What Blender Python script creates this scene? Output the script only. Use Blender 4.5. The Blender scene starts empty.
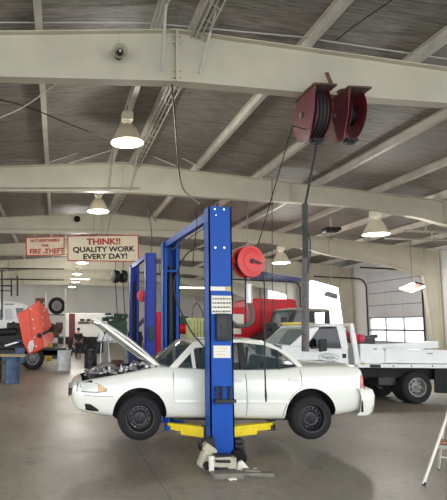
import bpy, bmesh, math, random
from mathutils import Vector, Matrix
R = math.radians
random.seed(7)
scn = bpy.context.scene
C = scn.collection

# ------------------------------------------------------------------ camera
W, H = 447, 500
F, CX, CY = 522.54, 104.92, 264.49
PSI, TH, RO, HC = .0893, .1182, .0140, 1.8966
fwd = Vector((math.sin(PSI)*math.cos(TH), math.cos(PSI)*math.cos(TH), math.sin(TH)))
r0 = Vector((math.cos(PSI), -math.sin(PSI), 0)); u0 = r0.cross(fwd)
RT = math.cos(RO)*r0 + math.sin(RO)*u0
UP = -math.sin(RO)*r0 + math.cos(RO)*u0
CAM = Vector((0, 0, HC))
def ray(x, y): return fwd + RT*((x-CX)/F) - UP*((y-CY)/F)
def at(x, y, Y): d = ray(x, y); return CAM + d*(Y/d.y)        # picture point on the plane at distance Y
def atx(x, y, X): d = ray(x, y); return CAM + d*(X/d.x)
def gr(x, y, z=0.0): d = ray(x, y); return CAM + d*((z-HC)/d.z)
cd = bpy.data.cameras.new('camera'); cam = bpy.data.objects.new('camera', cd); C.objects.link(cam)
cd.sensor_fit = 'VERTICAL'; cd.sensor_height = 36; cd.sensor_width = 36*W/H
cd.lens = 36*F/H; cd.shift_x = (W/2-CX)/H; cd.shift_y = (CY-H/2)/H
cd.clip_end = 400; cd.clip_start = .05
cam.matrix_world = Matrix(((RT.x, UP.x, -fwd.x, 0), (RT.y, UP.y, -fwd.y, 0), (RT.z, UP.z, -fwd.z, HC), (0, 0, 0, 1)))
scn.camera = cam

# ------------------------------------------------------------------ materials
def lin(c):
    return tuple(((v/255)/12.92 if v/255 <= .04045 else ((v/255+.055)/1.055)**2.4) for v in c)
MATS = {}
def mat(name, rgb, rough=.5, metal=0.0, var=.12, scale=6.0, bump=0.0, trans=0.0, spec=.5, coat=0.0):
    if name in MATS: return MATS[name]
    m = bpy.data.materials.new(name); m.use_nodes = True
    nt = m.node_tree; b = nt.nodes['Principled BSDF']
    b.inputs['Roughness'].default_value = rough; b.inputs['Metallic'].default_value = metal
    b.inputs['Specular IOR Level'].default_value = spec
    b.inputs['Coat Weight'].default_value = coat
    c = lin(rgb)
    tc = nt.nodes.new('ShaderNodeTexCoord'); n = nt.nodes.new('ShaderNodeTexNoise')
    n.inputs['Scale'].default_value = scale; n.inputs['Detail'].default_value = 5
    nt.links.new(tc.outputs['Object'], n.inputs['Vector'])
    rp = nt.nodes.new('ShaderNodeValToRGB')
    rp.color_ramp.elements[0].position = .3; rp.color_ramp.elements[1].position = .7
    rp.color_ramp.elements[0].color = (*[v*(1-var) for v in c], 1)
    rp.color_ramp.elements[1].color = (*[min(1, v*(1+var*.6)) for v in c], 1)
    nt.links.new(n.outputs['Fac'], rp.inputs['Fac']); nt.links.new(rp.outputs['Color'], b.inputs['Base Color'])
    if bump:
        bp = nt.nodes.new('ShaderNodeBump'); bp.inputs['Strength'].default_value = bump; bp.inputs['Distance'].default_value = .02
        nt.links.new(n.outputs['Fac'], bp.inputs['Height']); nt.links.new(bp.outputs['Normal'], b.inputs['Normal'])
    MATS[name] = m
    return m
def emit(name, rgb, s):
    m = bpy.data.materials.new(name); m.use_nodes = True; nt = m.node_tree
    b = nt.nodes['Principled BSDF']; b.inputs['Base Color'].default_value = (.8, .8, .8, 1)
    b.inputs['Emission Color'].default_value = (*lin(rgb), 1); b.inputs['Emission Strength'].default_value = s
    MATS[name] = m; return m
def glass(name, rgb, alpha):
    m = bpy.data.materials.new(name); m.use_nodes = True; nt = m.node_tree
    b = nt.nodes['Principled BSDF']; b.inputs['Base Color'].default_value = (*lin(rgb), 1)
    b.inputs['Roughness'].default_value = .04; b.inputs['Alpha'].default_value = alpha
    MATS[name] = m; return m

M = {}
def floor_mat():
    m = bpy.data.materials.new('concrete_floor'); m.use_nodes = True; nt = m.node_tree; L = nt.links
    b = nt.nodes['Principled BSDF']; N = nt.nodes.new
    tc = N('ShaderNodeTexCoord')
    n1 = N('ShaderNodeTexNoise'); n1.inputs['Scale'].default_value = .55; n1.inputs['Detail'].default_value = 8; n1.inputs['Roughness'].default_value = .65
    n2 = N('ShaderNodeTexNoise'); n2.inputs['Scale'].default_value = 9; n2.inputs['Detail'].default_value = 6; n2.inputs['Roughness'].default_value = .7
    n3 = N('ShaderNodeTexNoise'); n3.inputs['Scale'].default_value = 2.3; n3.inputs['Detail'].default_value = 7
    for n in (n1, n2, n3): L.new(tc.outputs['Object'], n.inputs['Vector'])
    r1 = N('ShaderNodeValToRGB'); r1.color_ramp.elements[0].position = .32; r1.color_ramp.elements[1].position = .68
    r1.color_ramp.elements[0].color = (*lin((118, 109, 94)), 1); r1.color_ramp.elements[1].color = (*lin((152, 142, 124)), 1)
    L.new(n1.outputs['Fac'], r1.inputs['Fac'])
    mx = N('ShaderNodeMix'); mx.data_type = 'RGBA'; mx.blend_type = 'OVERLAY'; mx.inputs['Factor'].default_value = .55
    L.new(r1.outputs['Color'], mx.inputs['A']); L.new(n2.outputs['Fac'], mx.inputs['B'])
    # oil spots
    r3 = N('ShaderNodeValToRGB'); r3.color_ramp.elements[0].position = .30; r3.color_ramp.elements[1].position = .40
    r3.color_ramp.elements[0].color = (.55, .53, .5, 1); r3.color_ramp.elements[1].color = (1, 1, 1, 1)
    L.new(n3.outputs['Fac'], r3.inputs['Fac'])
    m2 = N('ShaderNodeMix'); m2.data_type = 'RGBA'; m2.blend_type = 'MULTIPLY'; m2.inputs['Factor'].default_value = .6
    L.new(mx.outputs['Result'], m2.inputs['A']); L.new(r3.outputs['Color'], m2.inputs['B'])
    # saw-cut joints every 4.5 m, with a slight wander
    sp = N('ShaderNodeSeparateXYZ'); L.new(tc.outputs['Object'], sp.inputs['Vector'])
    fac = None
    for ax, off in (('X', 1.31), ('Y', 5.6)):
        w = N('ShaderNodeMath'); w.operation = 'MULTIPLY_ADD'; w.inputs[1].default_value = .035; L.new(n3.outputs['Fac'], w.inputs[0]); L.new(sp.outputs[ax], w.inputs[2])
        a = N('ShaderNodeMath'); a.operation = 'SUBTRACT'; a.inputs[1].default_value = off+.017; L.new(w.outputs[0], a.inputs[0])
        p = N('ShaderNodeMath'); p.operation = 'PINGPONG'; p.inputs[1].default_value = 3.3; L.new(a.outputs[0], p.inputs[0])
        l = N('ShaderNodeMath'); l.operation = 'LESS_THAN'; l.inputs[1].default_value = .009; L.new(p.outputs[0], l.inputs[0])
        if fac is None: fac = l
        else:
            q = N('ShaderNodeMath'); q.operation = 'MAXIMUM'; L.new(fac.outputs[0], q.inputs[0]); L.new(l.outputs[0], q.inputs[1]); fac = q
    m3 = N('ShaderNodeMix'); m3.data_type = 'RGBA'; m3.inputs['B'].default_value = (.06, .055, .05, 1)
    k = N('ShaderNodeMath'); k.operation = 'MULTIPLY'; k.inputs[1].default_value = .6; L.new(fac.outputs[0], k.inputs[0])
    L.new(k.outputs[0], m3.inputs['Factor']); L.new(m2.outputs['Result'], m3.inputs['A'])
    L.new(m3.outputs['Result'], b.inputs['Base Color'])
    rr = N('ShaderNodeMapRange'); rr.inputs['To Min'].default_value = .30; rr.inputs['To Max'].default_value = .62
    L.new(n1.outputs['Fac'], rr.inputs['Value']); L.new(rr.outputs['Result'], b.inputs['Roughness'])
    bp = N('ShaderNodeBump'); bp.inputs['Strength'].default_value = .12; bp.inputs['Distance'].default_value = .01
    L.new(n2.outputs['Fac'], bp.inputs['Height']); L.new(bp.outputs['Normal'], b.inputs['Normal'])
    return m
def ceiling_mat():
    m = bpy.data.materials.new('roof_insulation'); m.use_nodes = True; nt = m.node_tree; L = nt.links; N = nt.nodes.new
    b = nt.nodes['Principled BSDF']; b.inputs['Roughness'].default_value = .55
    tc = N('ShaderNodeTexCoord'); mp = N('ShaderNodeMapping'); mp.inputs['Scale'].default_value = (.9, 10, 1)
    L.new(tc.outputs['Object'], mp.inputs['Vector'])
    n = N('ShaderNodeTexNoise'); n.inputs['Scale'].default_value = 2.2; n.inputs['Detail'].default_value = 7; n.inputs['Roughness'].default_value = .7; n.inputs['Distortion'].default_value = .6
    L.new(mp.outputs['Vector'], n.inputs['Vector'])
    r = N('ShaderNodeValToRGB'); r.color_ramp.elements[0].position = .36; r.color_ramp.elements[1].position = .66
    r.color_ramp.elements[0].color = (*lin((96, 91, 84)), 1); r.color_ramp.elements[1].color = (*lin((158, 151, 141)), 1)
    L.new(n.outputs['Fac'], r.inputs['Fac'])
    # dark seams of the blanket and a few tears
    sp = N('ShaderNodeSeparateXYZ'); L.new(tc.outputs['Object'], sp.inputs['Vector'])
    n2 = N('ShaderNodeTexNoise'); n2.inputs['Scale'].default_value = 1.3; n2.inputs['Detail'].default_value = 4; L.new(tc.outputs['Object'], n2.inputs['Vector'])
    w = N('ShaderNodeMath'); w.operation = 'MULTIPLY_ADD'; w.inputs[1].default_value = .12; L.new(n2.outputs['Fac'], w.inputs[0]); L.new(sp.outputs['Y'], w.inputs[2])
    p = N('ShaderNodeMath'); p.operation = 'PINGPONG'; p.inputs[1].default_value = .92; L.new(w.outputs[0], p.inputs[0])
    l = N('ShaderNodeMath'); l.operation = 'LESS_THAN'; l.inputs[1].default_value = .02; L.new(p.outputs[0], l.inputs[0])
    k = N('ShaderNodeMath'); k.operation = 'MULTIPLY'; k.inputs[1].default_value = .55; L.new(l.outputs[0], k.inputs[0])
    mx = N('ShaderNodeMix'); mx.data_type = 'RGBA'; mx.inputs['B'].default_value = (.05, .047, .043, 1)
    L.new(k.outputs[0], mx.inputs['Factor']); L.new(r.outputs['Color'], mx.inputs['A']); L.new(mx.outputs['Result'], b.inputs['Base Color'])
    bp = N('ShaderNodeBump'); bp.inputs['Strength'].default_value = .5; bp.inputs['Distance'].default_value = .05
    L.new(n.outputs['Fac'], bp.inputs['Height']); L.new(bp.outputs['Normal'], b.inputs['Normal'])
    return m

mat('cream_steel', (196, 190, 170), .5, 0, .10, 1.2)
mat('purlin_steel', (206, 200, 186), .5, 0, .15, 2.0)
mat('wall_panel', (226, 224, 220), .6, 0, .06, .7)
mat('door_panel', (208, 206, 206), .55, 0, .08, .8)
mat('far_wall', (226, 222, 214), .6, 0, .05, .5)
mat('lift_blue', (12, 76, 166), .45, 0, .12, 3, spec=.25)
mat('lift_blue_dark', (34, 56, 146), .45, 0, .12, 3, spec=.25)
mat('yellow_paint', (230, 202, 10), .4, 0, .12, 6)
mat('car_white', (230, 230, 217), .22, 0, .02, 2, coat=.6)
mat('truck_white', (232, 234, 230), .3, 0, .05, 2, coat=.3)
mat('black_plastic', (18, 18, 20), .55, 0, .25, 8)
mat('dark_void', (14, 14, 15), .8, 0, .2, 4)
mat('rubber', (17, 17, 18), .8, 0, .25, 10, .15)
mat('black_steel', (27, 28, 30), .45, .1, .25, 10)
mat('grey_steel', (128, 128, 130), .42, .6, .25, 8)
mat('bright_metal', (190, 190, 190), .3, .8, .2, 10)
mat('chrome', (220, 220, 222), .15, 1, .05, 10)
mat('alu_dirty', (140, 138, 132), .5, .5, .35, 14, .2)
mat('seat_cloth', (110, 118, 126), .9, 0, .15, 20)
mat('head_white', (224, 225, 216), .15, 0, .10, 10, coat=.4)
mat('amber', (206, 160, 92), .2, 0, .1, 10, coat=.5)
mat('tail_red', (190, 30, 40), .15, 0, .15, 10, coat=.8)
mat('maroon', (100, 30, 37), .45, 0, .22, 5)
mat('reel_red', (206, 50, 48), .4, 0, .12, 5)
mat('red_paint', (196, 16, 34), .45, 0, .10, 1.5, spec=.3)
mat('orange_red', (232, 70, 30), .4, 0, .10, 3, coat=.1)
mat('hose_black', (38, 36, 35), .6, 0, .2, 10)
mat('hose_green', (62, 68, 62), .7, 0, .25, 6)
mat('hose_grey', (104, 100, 96), .6, 0, .3, 30, .3)
mat('sign_cream', (226, 214, 186), .6, 0, .06, 2)
mat('sign_pink', (222, 202, 174), .6, 0, .12, 3)
mat('sign_red', (178, 44, 44), .6, 0, .1, 4)
mat('sign_black', (34, 32, 30), .6, 0, .1, 4)
mat('label_white', (226, 222, 206), .6, 0, .06, 10)
mat('label_tan', (196, 176, 120), .6, 0, .15, 10)
mat('ink', (70, 70, 74), .7, 0, .2, 20)
mat('ink_red', (190, 80, 60), .7, 0, .2, 20)
mat('conduit', (188, 184, 172), .45, .2, .12, 4)
mat('cream_plastic', (176, 170, 146), .5, 0, .15, 8)
mat('board_grey', (116, 112, 100), .7, 0, .25, 6)
mat('plywood', (176, 160, 126), .7, 0, .2, 5)
mat('drum_blue', (66, 88, 120), .45, .2, .3, 4)
mat('drum_white', (196, 198, 200), .45, .1, .18, 4)
mat('drum_black', (34, 36, 38), .45, .1, .3, 4)
mat('green_machine', (30, 62, 44), .6, 0, .4, 8)
mat('lime_machine', (176, 182, 110), .5, 0, .25, 6)
mat('brown_rust', (104, 78, 66), .8, .1, .35, 8)
mat('shirt_dark', (36, 38, 44), .9, 0, .2, 10)
mat('trouser_dark', (44, 48, 62), .9, 0, .2, 10)
mat('skin', (188, 140, 116), .6, 0, .08, 10)
mat('hair_dark', (30, 24, 20), .8, 0, .2, 20)
mat('ladder_white', (226, 222, 208), .45, 0, .10, 6)
mat('step_brown', (150, 104, 78), .7, 0, .2, 8)
mat('step_grey', (150, 146, 138), .6, 0, .15, 8)
mat('logo_green', (96, 140, 116), .5, 0, .1, 8)
mat('beacon_yellow', (236, 214, 70), .3, 0, .1, 8)
mat('pink_red', (206, 70, 88), .5, 0, .25, 6)
mat('dark_green_body', (26, 32, 31), .5, 0, .2, 3, spec=.3)
mat('purple_blue', (52, 56, 120), .5, 0, .2, 4)
mat('outside_ground', (196, 194, 188), .9, 0, .1, .5)
mat('bollard_red', (176, 60, 56), .5, 0, .15, 4)
emit('lamp_glow', (255, 246, 222), 9.0)
emit('tube_glow', (255, 250, 236), 7.0)
emit('diffuse_glow', (255, 244, 214), .9)
glass('car_glass', (60, 76, 76), .30)
mat('interior_grey', (150, 156, 158), .9, 0, .1, 8)
mat('drum_brown', (66, 58, 54), .7, .1, .3, 10)
glass('truck_glass', (26, 32, 42), .80)
glass('clear_glass', (170, 190, 190), .30)
MATS['floor'] = floor_mat(); MATS['ceiling'] = ceiling_mat()

# ------------------------------------------------------------------ mesh builder
ROOT = {}
def frame_of(d):
    d = Vector(d).normalized(); a = Vector((0, 0, 1)) if abs(d.z) < .92 else Vector((1, 0, 0))
    s = d.cross(a).normalized(); return s, d.cross(s).normalized(), d
class MB:
    def __init__(s): s.bm = bmesh.new(); s.slot = 0
    def _f(s, vs):
        try:
            f = s.bm.faces.new(vs); f.material_index = s.slot; return f
        except ValueError: return None
    def box(s, c, size, rot=None, top=(1, 1)):
        c = Vector(c); rot = rot or Matrix.Identity(3)
        if isinstance(rot, (int, float)): rot = Matrix.Rotation(rot, 3, 'Z')
        vs = []
        for z in (-.5, .5):
            k = top if z > 0 else (1, 1)
            for x, y in ((-.5, -.5), (.5, -.5), (.5, .5), (-.5, .5)):
                vs.append(s.bm.verts.new(c + rot @ Vector((x*size[0]*k[0], y*size[1]*k[1], z*size[2]))))
        for q in ((3, 2, 1, 0), (4, 5, 6, 7), (0, 1, 5, 4), (1, 2, 6, 5), (2, 3, 7, 6), (3, 0, 4, 7)): s._f([vs[i] for i in q])
        return s
    def bb(s, a, b):
        a, b = Vector(a), Vector(b)
        return s.box((a+b)/2, [abs(b[i]-a[i]) for i in range(3)])
    def bar(s, p, q, w, h, up=None):
        p, q = Vector(p), Vector(q); d = (q-p).normalized()
        u = Vector(up) if up is not None else (Vector((0, 0, 1)) if abs(d.z) < .95 else Vector((0, 1, 0)))
        sx = d.cross(u).normalized(); u = sx.cross(d).normalized()
        vs = [s.bm.verts.new(o + sx*(i*w/2) + u*(j*h/2)) for o in (p, q) for i, j in ((-1, -1), (1, -1), (1, 1), (-1, 1))]
        for f in ((3, 2, 1, 0), (4, 5, 6, 7), (0, 1, 5, 4), (1, 2, 6, 5), (2, 3, 7, 6), (3, 0, 4, 7)): s._f([vs[i] for i in f])
        return s
    def rings(s, rings, closed=True, caps=True, loop=False):
        R_ = [[s.bm.verts.new(Vector(p)) for p in r] for r in rings]
        n = len(R_[0]); m = len(R_)
        for i in range(m if loop else m-1):
            a, b = R_[i], R_[(i+1) % m]
            for j in range(n if closed else n-1):
                s._f([a[j], a[(j+1) % n], b[(j+1) % n], b[j]])
        if caps and closed and not loop: s._f(R_[0][::-1]); s._f(R_[-1])
        return s
    def tube(s, pts, r, seg=8, caps=True, loop=False):
        pts = [Vector(p) for p in pts]; rs = r if isinstance(r, (list, tuple)) else [r]*len(pts)
        out = []; prev = None; n = len(pts)
        for i, p in enumerate(pts):
            a = pts[(i-1) % n] if (loop or i) else p; b = pts[(i+1) % n] if (loop or i < n-1) else p
            d = (b-a).normalized()
            if prev is None: u, v, _ = frame_of(d)
            else:
                u = prev - d*prev.dot(d)
                if u.length < 1e-5: u = frame_of(d)[0]
                u.normalize(); v = d.cross(u)
            prev = u
            out.append([p + rs[i]*(math.cos(2*math.pi*k/seg)*u + math.sin(2*math.pi*k/seg)*v) for k in range(seg)])
        return s.rings(out, caps=caps, loop=loop)
    def cyl(s, p, q, r, r2=None, seg=20): return s.tube([p, q], [r, r if r2 is None else r2], seg)
    def lathe(s, prof, o, axis=(0, 0, 1), seg=28, loop=False):
        u, v, d = frame_of(axis); o = Vector(o)
        return s.rings([[o + d*z + max(r, 1e-4)*(math.cos(2*math.pi*k/seg)*u + math.sin(2*math.pi*k/seg)*v) for k in range(seg)] for r, z in prof], caps=not loop, loop=loop)
    def prism(s, pts, off):
        off = Vector(off); a = [Vector(p) for p in pts]
        va = [s.bm.verts.new(p) for p in a]; vb = [s.bm.verts.new(p+off) for p in a]; n = len(a)
        s._f(va[::-1]); s._f(vb)
        for i in range(n): s._f([va[i], va[(i+1) % n], vb[(i+1) % n], vb[i]])
        return s
    def ball(s, c, r, sc=(1, 1, 1), seg=14):
        c = Vector(c); rows = []
        for i in range(1, 8):
            t = math.pi*i/8
            rows.append([c + Vector((r*sc[0]*math.sin(t)*math.cos(2*math.pi*k/seg), r*sc[1]*math.sin(t)*math.sin(2*math.pi*k/seg), r*sc[2]*math.cos(t))) for k in range(seg)])
        return s.rings(rows)
    def grid(s, rows, thick=None):
        V = [[s.bm.verts.new(Vector(p)) for p in r] for r in rows]
        for i in range(len(V)-1):
            for j in range(len(V[0])-1): s._f([V[i][j], V[i][j+1], V[i+1][j+1], V[i+1][j]])
        if thick:
            o = Vector(thick); B = [[s.bm.verts.new(v.co+o) for v in r] for r in V]
            for i in range(len(V)-1):
                for j in range(len(V[0])-1): s._f([B[i][j], B[i+1][j], B[i+1][j+1], B[i][j+1]])
            e = [(0, j) for j in range(len(V[0]))] + [(i, len(V[0])-1) for i in range(1, len(V))] + [(len(V)-1, j) for j in range(len(V[0])-2, -1, -1)] + [(i, 0) for i in range(len(V)-2, 0, -1)]
            for k in range(len(e)):
                a, b = e[k], e[(k+1) % len(e)]
                s._f([V[a[0]][a[1]], B[a[0]][a[1]], B[b[0]][b[1]], V[b[0]][b[1]]])
        return s
    def build(s, name, m, parent=None, smooth=None, local=False, bevel=0.0):
        bm = s.bm
        bmesh.ops.recalc_face_normals(bm, faces=bm.faces)
        if bevel:
            es = [e for e in bm.edges if len(e.link_faces) == 2 and e.calc_face_angle(0) > .6]
            bmesh.ops.bevel(bm, geom=es, offset=bevel, segments=2, affect='EDGES', profile=.5, clamp_overlap=True)
        root = parent
        while root is not None and root.parent is not None: root = root.parent
        if root is not None and not local and root.name in ROOT: bm.transform(ROOT[root.name].inverted())
        me = bpy.data.meshes.new(name); bm.to_mesh(me); bm.free()
        for mm in (m if isinstance(m, (list, tuple)) else [m]): me.materials.append(MATS[mm])
        if smooth is not None:
            me.polygons.foreach_set('use_smooth', [True]*len(me.polygons)); me.set_sharp_from_angle(angle=R(smooth))
        o = bpy.data.objects.new(name, me); C.objects.link(o); o.parent = parent
        return o
def thing(name, label, cat, loc=(0, 0, 0), rz=0, group=None):
    o = bpy.data.objects.new(name, None); C.objects.link(o); o.empty_display_size = .1
    o.location = loc; o.rotation_euler = (0, 0, rz); ROOT[o.name] = Matrix.Translation(Vector(loc)) @ Matrix.Rotation(rz, 4, 'Z')
    return tag(o, label, cat, group)
def tag(o, label, cat, group=None):
    o['label'] = label; o['category'] = cat
    if group: o['group'] = group
    return o
def one(name, mb, m, label, cat, group=None, smooth=None, bevel=0.0):       # a thing that is a single mesh
    return tag(mb.build(name, m, None, smooth, bevel=bevel), label, cat, group)
def struct(name, mb, m, smooth=None):
    o = mb.build(name, m, None, smooth); o['kind'] = 'structure'; return o
def copy_tree(o, parent=None):
    c = o.copy(); C.objects.link(c)
    if parent is not None: c.parent = parent
    for ch in list(o.children): copy_tree(ch, c)
    return c
def lettering(name, rows, m, parent, org, ux, uz, depth=.006, bold=.0):
    """rows: (string, centre u, baseline w, cap height, squeeze); org/ux/uz give the face the letters stand on"""
    ux = Vector(ux).normalized(); uz = Vector(uz).normalized(); un = ux.cross(uz)
    bm = bmesh.new()
    for txt, u, w, h, sq in rows:
        cu = bpy.data.curves.new('t', 'FONT'); cu.body = txt; cu.align_x = 'CENTER'; cu.size = 1.0; cu.extrude = 0.0; cu.offset = bold
        cu.resolution_u = 3
        ob = bpy.data.objects.new('t', cu); C.objects.link(ob)
        bpy.context.view_layer.update()
        me = bpy.data.meshes.new_from_object(ob.evaluated_get(bpy.context.evaluated_depsgraph_get()))
        k = h/.70; b2 = bmesh.new(); b2.from_mesh(me)
        r = bmesh.ops.extrude_face_region(b2, geom=b2.faces[:])
        for v in [g for g in r['geom'] if isinstance(g, bmesh.types.BMVert)]: v.co.z += 1
        for v in b2.verts:
            p = v.co.copy(); v.co = Vector(org) + ux*(u + p.x*k*sq) + uz*(w + p.y*k) + un*(p.z*depth)
        t = bpy.data.meshes.new('t'); b2.to_mesh(t); bm.from_mesh(t); b2.free()
        bpy.data.meshes.remove(t); bpy.data.meshes.remove(me)
        bpy.data.objects.remove(ob); bpy.data.curves.remove(cu)
    mb = MB(); mb.bm.free(); mb.bm = bm
    return mb.build(name, m, parent)
def spin(a, axis='Z'): return Matrix.Rotation(a, 3, axis)
def interp(x, tab):
    if x <= tab[0][0]: return tab[0][1]
    for (a, b), (c, d) in zip(tab, tab[1:]):
        if x <= c: return b + (d-b)*(x-a)/(c-a)
    return tab[-1][1]
def catenary(p, q, sag, n=14):
    p, q = Vector(p), Vector(q)
    return [p.lerp(q, i/n) - Vector((0, 0, sag*4*(i/n)*(1-i/n))) for i in range(n+1)]
def smoothpath(pts, n=6):
    P = [Vector(p) for p in pts]; P = [P[0]*2-P[1]] + P + [P[-1]*2-P[-2]]; out = []
    for i in range(1, len(P)-2):
        for k in range(n):
            t = k/n; a, b, c, d = P[i-1], P[i], P[i+1], P[i+2]
            out.append(.5*((2*b) + (c-a)*t + (2*a-5*b+4*c-d)*t*t + (3*b-a-3*c+d)*t**3))
    out.append(P[-2]); return out

# ================================================================== THE SETTING
X0, ZR, SL = 2.005, 7.175, .0797
XL, XRW = -14.7, 18.7
FY = [8.584 + 7.621*k for k in range(-1, 8)]          # frame lines
def roofz(x): return ZR - SL*abs(x-X0)
YA, YB = -5.0, FY[-1]
BOT = [(0, 6.2), (3, 6.1), (5, 6.07), (8, 5.97), (10, 5.68), (11, 5.45), (13.8, 5.05), (15.74, 4.56)]
def botz(x): return interp(abs(x-X0), BOT)

fl = MB(); fl.bb((XL-.3, YA, -.25), (XRW+.3, YB+.3, 0)); struct('floor', fl, 'floor')
og = MB(); og.bb((XL-60, -60, -.4), (90, 140, -.26)); struct('ground', og, 'outside_ground')
ce = MB()
PH = .21
ce.prism([(XL-.3, YA, roofz(XL)+PH), (X0, YA, ZR+PH), (XRW+.3, YA, roofz(XRW)+PH), (XRW+.3, YA, roofz(XRW)+PH+.15), (X0, YA, ZR+PH+.15), (XL-.3, YA, roofz(XL)+PH+.15)], (0, YB-YA+.3, 0))
struct('ceiling', ce, 'ceiling')
# rigid steel frames: tapered rafter + tapered columns, each an I section
def stations(side):
    ds = [0, 3, 5, 8, 10, 11, 13.8, 15.74] if side > 0 else [0, 3, 5, 8, 10, 11, 13.8, 15.0]
    return [X0 + side*d for d in ds]
for k, y in enumerate(FY[1:-1]):
    b = MB()
    for sd in (-1, 1):
        xs = stations(sd)
        top = [(x, roofz(x)) for x in xs]; bot = [(x, botz(x)) for x in xs]
        b.prism([(x, y+.115, z-.01) for x, z in top] + [(x, y+.115, z+.01) for x, z in bot[::-1]], (0, .016, 0))
        for (xa, za), (xb, zb) in zip(top, top[1:]): b.bar((xa, y+.12, za-.011), (xb, y+.12, zb-.011), .24, .022)
        for (xa, za), (xb, zb) in zip(bot, bot[1:]): b.bar((xa, y+.12, za+.013), (xb, y+.12, zb+.013), .24, .026)
        for xx in ((X0+sd*.012), X0+sd*5.6, X0+sd*11.0):                        # splice plates
            b.bb((xx-.011, y+.0, botz(xx)+.0), (xx+.011, y+.24, roofz(xx)-.0))
            if abs(xx-X0) < 1:
                for q in range(2):
                    for zz in (botz(xx)+.10+q*.12, roofz(xx)-.10-q*.12): b.cyl((xx+sd*.0, y+.06, zz), (xx+sd*.06, y+.06, zz), .018, seg=6)
        # column
        xi, xo = (X0+sd*15.74, X0+sd*16.2) if sd > 0 else (XL+.9, XL+.44)
        zt = botz(xi) if sd > 0 else 4.62
        b.prism([(xi, y+.115, zt), (xi, y+.115, roofz(xi)-.02), (XRW-.12 if sd > 0 else XL+.12, y+.115, roofz(XRW if sd > 0 else XL)-.02), (XRW-.12 if sd > 0 else XL+.12, y+.115, 0), (xo, y+.115, 0)], (0, .016, 0))
        b.bar((xi, y+.12, zt), (xo, y+.12, 0.01), .026, .24, up=(0, 1, 0))
        b.bar((XRW-.12 if sd > 0 else XL+.12, y+.12, 0.01), (XRW-.12 if sd > 0 else XL+.12, y+.12, roofz(XRW)-.02), .022, .24, up=(0, 1, 0))
        b.bb((xi-.012, y, zt), (xi+.012, y+.24, roofz(xi)))
    struct('roof_beam', b, 'cream_steel')
# purlins (Z sections) running the length of the hall on top of the frames
px_ = [X0-.37, X0+.33]
for i in range(1, 8):
    px_ += [X0+.33+2.08*i, X0-.37-2.08*i]
for x in px_:
    if not (XL < x < XRW): continue
    b = MB(); z = roofz(x); s = 1 if x > X0 else -1
    ya, yb = YA, YB
    b.bb((x-.008, ya, z+.0), (x+.008, yb, z+PH-.001))
    b.bb((x-.008, ya, z), (x+.075, yb, z+.012)); b.bb((x-.075, ya, z+PH-.013), (x+.008, yb, z+PH-.001))
    b.bb((x+.063, ya, z), (x+.075, yb, z+.03))
    b.bb((x-.05, ya, z), (x-.008, yb, z+.012))
    struct('roof_purlin', b, 'purlin_steel')
# eave struts
# flange braces from the rafters up to the purlins
br = MB()
def brace(p, q, r=.022): br.bar(p, q, r*2, r*1.6)
for y in FY[2:5]:
    for x in px_:
        if x < X0-4 or x > X0+13: continue
        brace((x-.1, y+.0, botz(x)+.05), (x, y-.85, roofz(x)+.03)) if abs(x-X0) < .6 else None
a = at(45, 163, FY[2]-.12); c_ = at(122, 139, FY[2]-.12)
struct('trim_1', br, 'conduit')
br = MB()
for (x0, y0, x1, y1) in ((45, 163.5, 111, 142.5), (69, 163.5, 112, 150), (154, 143, 201, 168), (147, 154, 176, 166)):
    p, q = at(x0, y0, FY[2]-.1), at(x1, y1, FY[2]-.6)
    br.tube([p, q], .022, 6)
struct('trim_2', br, 'conduit')

# ---- right wall with two tall sectional door openings
DO = [(25.25, 29.95, 5.3), (32.3, 38.6, 5.5), (40.6, 45.2, 5.3)]
w = MB(); y = 9.0; ztop = roofz(XRW)+PH
for a_, b_, h_ in DO:
    w.bb((XRW, y, 0), (XRW+.12, a_, ztop)); w.bb((XRW, a_, h_), (XRW+.12, b_, ztop)); y = b_
w.bb((XRW, y, 0), (XRW+.12, YB, ztop))
for z in (1.25, 2.35, 3.62, 4.9):                                              # girts
    ys = 9.0
    for a_, b_, h_ in DO:
        w.bb((XRW-.05, ys, z), (XRW, a_-.05, z+.05)); ys = b_+.05
    w.bb((XRW-.05, ys, z), (XRW, YB, z+.05))
struct('wall_right', w, 'wall_panel')
w = MB()
w.bb((XL-.12, YA, 5.2), (XL, YB, roofz(XL)+PH))
for y in FY: w.bb((XL-.12, y-.5, 0), (XL, y+.5, 5.2))
struct('wall_left', w, 'wall_panel')
w = MB(); w.prism([(XL, YB, 0), (XRW, YB, 0), (XRW, YB, roofz(XRW)+PH), (X0, YB, ZR+PH), (XL, YB, roofz(XL)+PH)], (0, .15, 0))
struct('wall_far', w, 'far_wall')
b = MB()
for i in range(14):
    x = XL + 2.4*i; b.bb((x-.05, YB-.10, 0), (x+.05, YB, roofz(x)-.2))
b.bb((XL, YB-.08, 2.55), (XRW, YB, 2.68)); b.bb((XL, YB-.08, 4.2), (XRW, YB, 4.3))
struct('trim_3', b, 'far_wall')

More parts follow.
